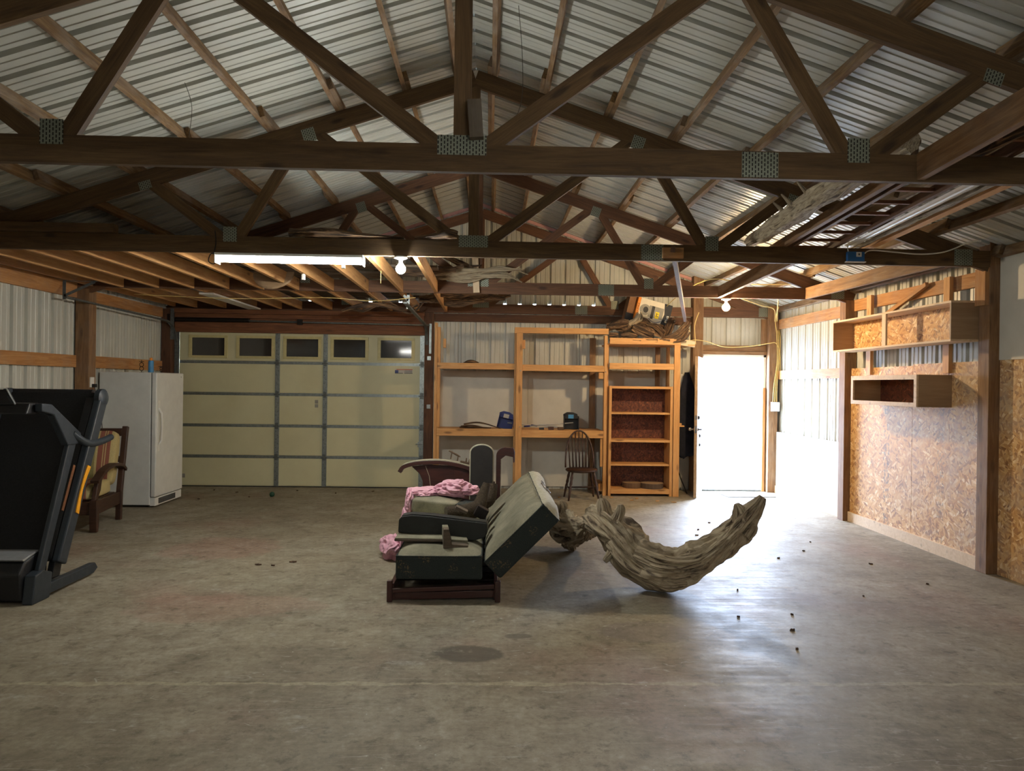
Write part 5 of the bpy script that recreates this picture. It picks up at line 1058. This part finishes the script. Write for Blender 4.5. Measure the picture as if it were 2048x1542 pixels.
for i, (x, y) in enumerate(((-1.887, 7.2), (-1.069, 6.9))): single(wires('pull_string', [(x, y, 2.682), (x, y, 2.56)], .003, 'cable') if i else MB().lathe([(.02, 0), (.02, .05), (.008, .06)], 10, T_((x, y, 2.622))).build('pull_socket', 'porcelain'), ('small pull string hanging between loft joists', 'small white lamp socket hanging between the loft joists')[1-i], ('string', 'socket')[1-i])

# ------------------------------------------------------------------ stored over the trusses
single(drift('stored_log', [[(2.165, 3.64, 2.90, .06), (2.17, 3.85, 2.905, .072), (2.22, 4.6, 2.91, .078), (2.28, 5.6, 2.905, .072), (2.30, 6.3, 2.90, .05)], [(2.20, 4.9, 2.95, .02), (2.12, 4.92, 3.06, .006)], [(2.22, 5.2, 2.95, .02), (2.14, 5.22, 3.04, .006)], [(2.24, 5.4, 2.95, .02), (2.16, 5.42, 3.03, .006)]], 'drift', None, 61, 20, 8, .3, 2.823), 'weathered log with stubs lying over the trusses at upper right', 'log')
single(beam('stored_plank', (2.29, 3.2, 2.86), (2.56, 6.5, 2.86), .04, .075, 'post'), 'brown stored plank beside the log over the trusses', 'plank')
t = thing('wooden_ladder', (2.8, 5, 2.85), 'wooden ladder lying flat over the trusses at upper right', 'ladder')
for a, b in (((2.37, 3.3, 2.855), (2.66, 6.7, 2.855)), ((2.66, 3.3, 2.855), (3.04, 6.7, 2.855))): beam('rail', a, b, .032, .065, 'truss_red', t)
for i in range(11):
    q = (i+.5)/11; a = Vector((2.37, 3.3, 2.855)).lerp(Vector((2.66, 6.7, 2.855)), q); b = Vector((2.66, 3.3, 2.855)).lerp(Vector((3.04, 6.7, 2.855)), q); beam('rung', a, b, .03, .022, 'header', t)
mb = MB(); prf = [(0, 0), (.02, .006), (.03, 0), (.055, 0), (.065, .006), (.075, 0), (.10, 0), (.11, -.02)]
vs = [Vector((2.72+(3.10-2.72)*t_+p, 3.2+t_*3.4, 2.84-q+.0)) for t_ in (0, 1) for p, q in prf]; mb.add(vs, [(i, i+1, i+9, i+8) for i in range(7)]); o = mb.build('metal_trim_strip', 'white_metal'); so = o.modifiers.new('s', 'SOLIDIFY'); so.thickness = .003
single(o, 'white ribbed metal trim strip lying over the trusses beside the ladder', 'metal strip')
single(drift('rough_board', [[(2.90, 3.2, 2.845, .02), (3.02, 4.4, 2.845, .022), (3.12, 5.4, 2.845, .022), (3.24, 6.5, 2.845, .02)]], 'drift', None, 66, 10, 14, .7, 2.823), 'rough edged stick lying over the trusses right of the metal strip', 'board')
single(beam('stored_plank', (2.98, 3.2, 2.846), (3.34, 6.5, 2.846), .07, .03, 'pine'), 'thin orange stored lath at far right over the trusses', 'plank')
single(drift('hooked_root', [[(2.20, 3.66, 2.825, .02), (2.21, 3.66, 2.87, .013), (2.225, 3.66, 2.90, .011), (2.215, 3.66, 2.925, .012), (2.20, 3.66, 2.932, .014)]], 'bark', None, 70, 10, 6, .3), 'small hooked dark root standing on the nearest truss at right', 'root')
single(drift('bark_slab', [[(-1.72, 6.09, 2.86, .04), (-1.45, 6.09, 2.865, .05), (-1.15, 6.09, 2.845, .03), (-.75, 6.09, 2.835, .015)]], 'bark', None, 72, 16, 8, .45, 2.822), 'long dark bark slab on top of the second truss left of centre', 'bark')
single(drift('bark_slab', [[(-.66, 6.09, 2.835, .015), (-.5, 6.09, 2.85, .03), (-.38, 6.09, 2.87, .05), (-.30, 6.1, 2.86, .04)]], 'bark', None, 74, 16, 8, .5, 2.822), 'gnarled bark lump on second truss beside the centre plate', 'bark')
single(drift('stored_board', [[(2.50, 3.85, 2.875, .05), (2.58, 3.2, 2.885, .055), (2.68, 2.5, 2.89, .05)]], 'bark', None, 68, 16, 10, .5, 2.823), 'dark rough board lying over the nearest truss at the right picture edge', 'board')
# loft stuff
rn = random.Random(8)
lb = []
for i in range(9):
    y = 6.35+i*.235; x0 = -4.6+rn.uniform(0, .5); x1 = -.55-rn.uniform(0, 1.2)
    single(xboard('loft_board', x0, x1, y, y+rn.uniform(.16, .22), 2.822, 2.845, 'oldboard'), 'dusty grey board laid across the loft joists between second and third truss', 'board', 'loft boards between second and third truss')
for i in range(8):
    y = 8.70+i*.235; x0 = -4.4+rn.uniform(0, .5); x1 = -1.3-rn.uniform(-.5, 1.0)
    single(xboard('loft_board', x0, x1, y, y+rn.uniform(.16, .22), 2.822, 2.842, 'oldboard'), 'dusty dark board laid across loft joists behind the third truss', 'board', 'loft boards behind third truss')
single(xboard('stored_plank', -4.7, -3.15, 6.02, 6.10, 2.823, 2.895, 'truss'), 'short dark timber lying on the second truss at far left', 'plank')
single(beam('stored_plank', (-3.8, 6.4, 2.89), (-1.4, 8.3, 2.89), .20, .085, 'oldboard'), 'wide stored timber lying askew on the loft boards', 'plank')
for i, (x, lab) in enumerate(((-3.58, 'white plastic strip hung under rear loft joists, left of three'), (-3.52, 'white plastic strip hung under rear loft joists, middle of three'), (-3.46, 'white plastic strip hung under rear loft joists, right of three'))): single(yboard('white_strip', x-.03, x+.03, 8.9, 10.7, 2.664, 2.684, 'white'), lab, 'strip')
t = MB().lathe([(.22, 0), (.22, .03)], 26, T_((-2.42, 8.0, 2.78)) @ Matrix.Rotation(.9, 4, 'X')).build('round_slab', 'plyside'); single(t, 'round wooden disc hanging under the loft joists', 'wooden disc')
dl = [([(-.75, 8.2, 2.86, .03), (-.4, 8.25, 2.90, .045), (.0, 8.3, 2.93, .03), (.35, 8.35, 2.95, .012)], 'drift', 'grey driftwood branch reaching right over the third truss, upper one'),
      ([(-.8, 8.3, 2.85, .04), (-.4, 8.33, 2.86, .05), (.0, 8.34, 2.87, .04), (.28, 8.36, 2.86, .012)], 'drift', 'grey driftwood slab over third truss, lower one'),
      ([(-1.3, 7.9, 2.86, .03), (-.9, 7.95, 2.87, .04), (-.4, 8.0, 2.88, .03)], 'bark', 'dark branch lying on the loft edge near the bulb'),
      ([(-.9, 9.2, 2.84, .06), (-.5, 9.3, 2.82, .08), (-.05, 9.4, 2.84, .05)], 'bark', 'dark root mass behind the third truss near the centre'),
      ([(-1.0, 9.9, 2.76, .05), (-.6, 9.95, 2.77, .07), (-.1, 10.0, 2.78, .04)], 'bark', 'dark driftwood bundle behind the third truss above the shelving, left'),
      ([(-.7, 10.3, 2.83, .05), (-.2, 10.3, 2.86, .06), (.2, 10.35, 2.85, .03)], 'bark', 'dark driftwood bundle above the shelving, right'),
      ([(-2.0, 9.6, 2.56, .02), (-1.8, 9.6, 2.62, .035), (-1.5, 9.65, 2.65, .03), (-1.2, 9.7, 2.60, .025), (-1.0, 9.7, 2.66, .02)], 'bark', 'curved antler like branch hanging under the rear loft joists'),
      ([(-.65, 8.2, 3.12, .03), (-.45, 8.25, 3.03, .04), (-.22, 8.3, 2.94, .02)], 'bark', 'dark stick leaning over the third truss near centre')]
for i, (P, mt, lab) in enumerate(dl): single(drift('driftwood_branch', [P, [(x+.08, y+.05, z+.05*(-1)**k, r*.6) for k, (x, y, z, r) in enumerate(P)]], mt, None, 80+i, 14, 8, .55), lab, 'driftwood')

# ------------------------------------------------------------------ behind the door: jacket, small bracket, stick
mb = MB(); n = 18; m = 14; vs = []
for j in range(m+1):
    v = j/m; z = 1.82-v*1.22; hw = (.03+.17*min(1, v*2.2)) if v < .45 else .20-.03*v
    for i in range(n):
        a = 2*pi*i/n; k = 1+.16*noise.noise(Vector((cos(a)*2.5, v*4, sin(a)*2.5+3))); vs.append((2.99+hw*cos(a)*k+.03*v, 10.74+.07*sin(a)*k, z - (.09*abs(noise.noise(Vector((cos(a)*3, 0, 5))))*2 if j == m else 0)))
mb.add(vs, [(j*n+i, j*n+(i+1) % n, (j+1)*n+(i+1) % n, (j+1)*n+i) for j in range(m) for i in range(n)]+[list(range(n))])
o = mb.build('hanging_jacket', 'jacket', smooth=True); single(o, 'dark navy jacket hanging between shelving and open door', 'jacket')
single(MB().box(2.762, 2.84, 10.30, 10.42, 1.015, 1.035).build('shelf_stub', 'pine'), 'small pine ledge stub on the right side of the shelf tower', 'ledge')
single(wires('leaning_rod', [(2.80, 10.60, .45), (2.87, 10.55, .22), (2.95, 10.5, .01)], .008, 'dark_metal'), 'thin dark rod leaning beside the shelf tower', 'rod')

# ------------------------------------------------------------------ floor litter
def leaf(x, y, s, mt, rz, nm, lab, cat, grp=None):
    mb = MB(); s *= .6; n = 9; vs = [(0, 0, .012)] + [(s*cos(2*pi*i/n)*(1+.35*sin(i*2.3+x*9)), s*.55*sin(2*pi*i/n)*(1+.3*cos(i*1.7+y*9)), .003+.010*abs(sin(i*1.9+x))) for i in range(n)]
    M = T_((x, y, 0)) @ Matrix.Rotation(rz, 4, 'Z'); vs = [M @ Vector(v) for v in vs]; vb = [Vector((v.x, v.y, .0008)) for v in vs]
    mb.add(vs+vb, [(0, i+1, (i+1) % n+1) for i in range(n)] + [(n+1, n+1+(i+1) % n+1, n+1+i+1) for i in range(n)] + [(i+1, (i+1) % n+1, n+1+(i+1) % n+1, n+1+i+1) for i in range(n)])
    single(mb.build(nm, mt), lab, cat, grp)
for x, y, s in ((2.15, 4.95, .018), (1.97, 5.55, .02), (2.73, 6.6, .025), (2.25, 7.6, .03), (2.35, 7.9, .025), (3.1, 6.9, .02), (1.9, 4.3, .02), (3.5, 6.4, .03), (2.6, 8.3, .03), (3.35, 7.3, .022), (2.9, 5.4, .018), (1.75, 4.9, .016), (3.62, 5.75, .02)):
    leaf(x, y, s, 'leaf', x*7, 'dry_leaf', 'small dry brown leaf scrap lying on the bright concrete floor', 'leaf', 'dry leaf scraps on the bright side of the floor')
leaf(2.02, 4.64, .034, 'leaf', .4, 'dry_leaf', 'largest curled brown leaf on the bright floor at right foreground', 'leaf')
for x, y in ((-3.6, 10.3), (-3.3, 9.9), (-4.0, 10.5), (-2.8, 10.5), (-2.2, 10.3), (-1.7, 10.5), (-3.9, 9.7)): leaf(x, y, .035, 'leaf', x*5, 'dry_leaf', 'small dark debris scrap on the floor before the garage door', 'debris', 'debris before the garage door')
for x, y, s in ((-2.0, 6.25, .045), (-1.86, 6.22, .022), (-1.72, 6.35, .05)): leaf(x, y, s, 'leaf', y*3, 'mud_crumb', 'dark mud crumb on the shaded floor left of the sofa', 'crumb', 'mud crumbs left of the sofa')
for x, y, s in ((1.0, 10.1, .05), (1.75, 10.12, .05), (2.1, 10.05, .06), (2.35, 9.85, .05), (2.55, 9.75, .06), (2.0, 9.9, .04)): leaf(x, y, s, 'chip', x*11, 'wood_chip', 'tan wood chip on the floor in front of the bookcase', 'wood chip', 'wood chips before the bookcase')
o = MB().lathe([(.002, 0), (.025, .006), (.036, .03), (.032, .055), (.015, .068), (.002, .07)], 14, T_((-3.0, 9.95, 0))).build('green_ball', 'green', smooth=True); single(o, 'small dark green ball on the floor near the garage door', 'ball')
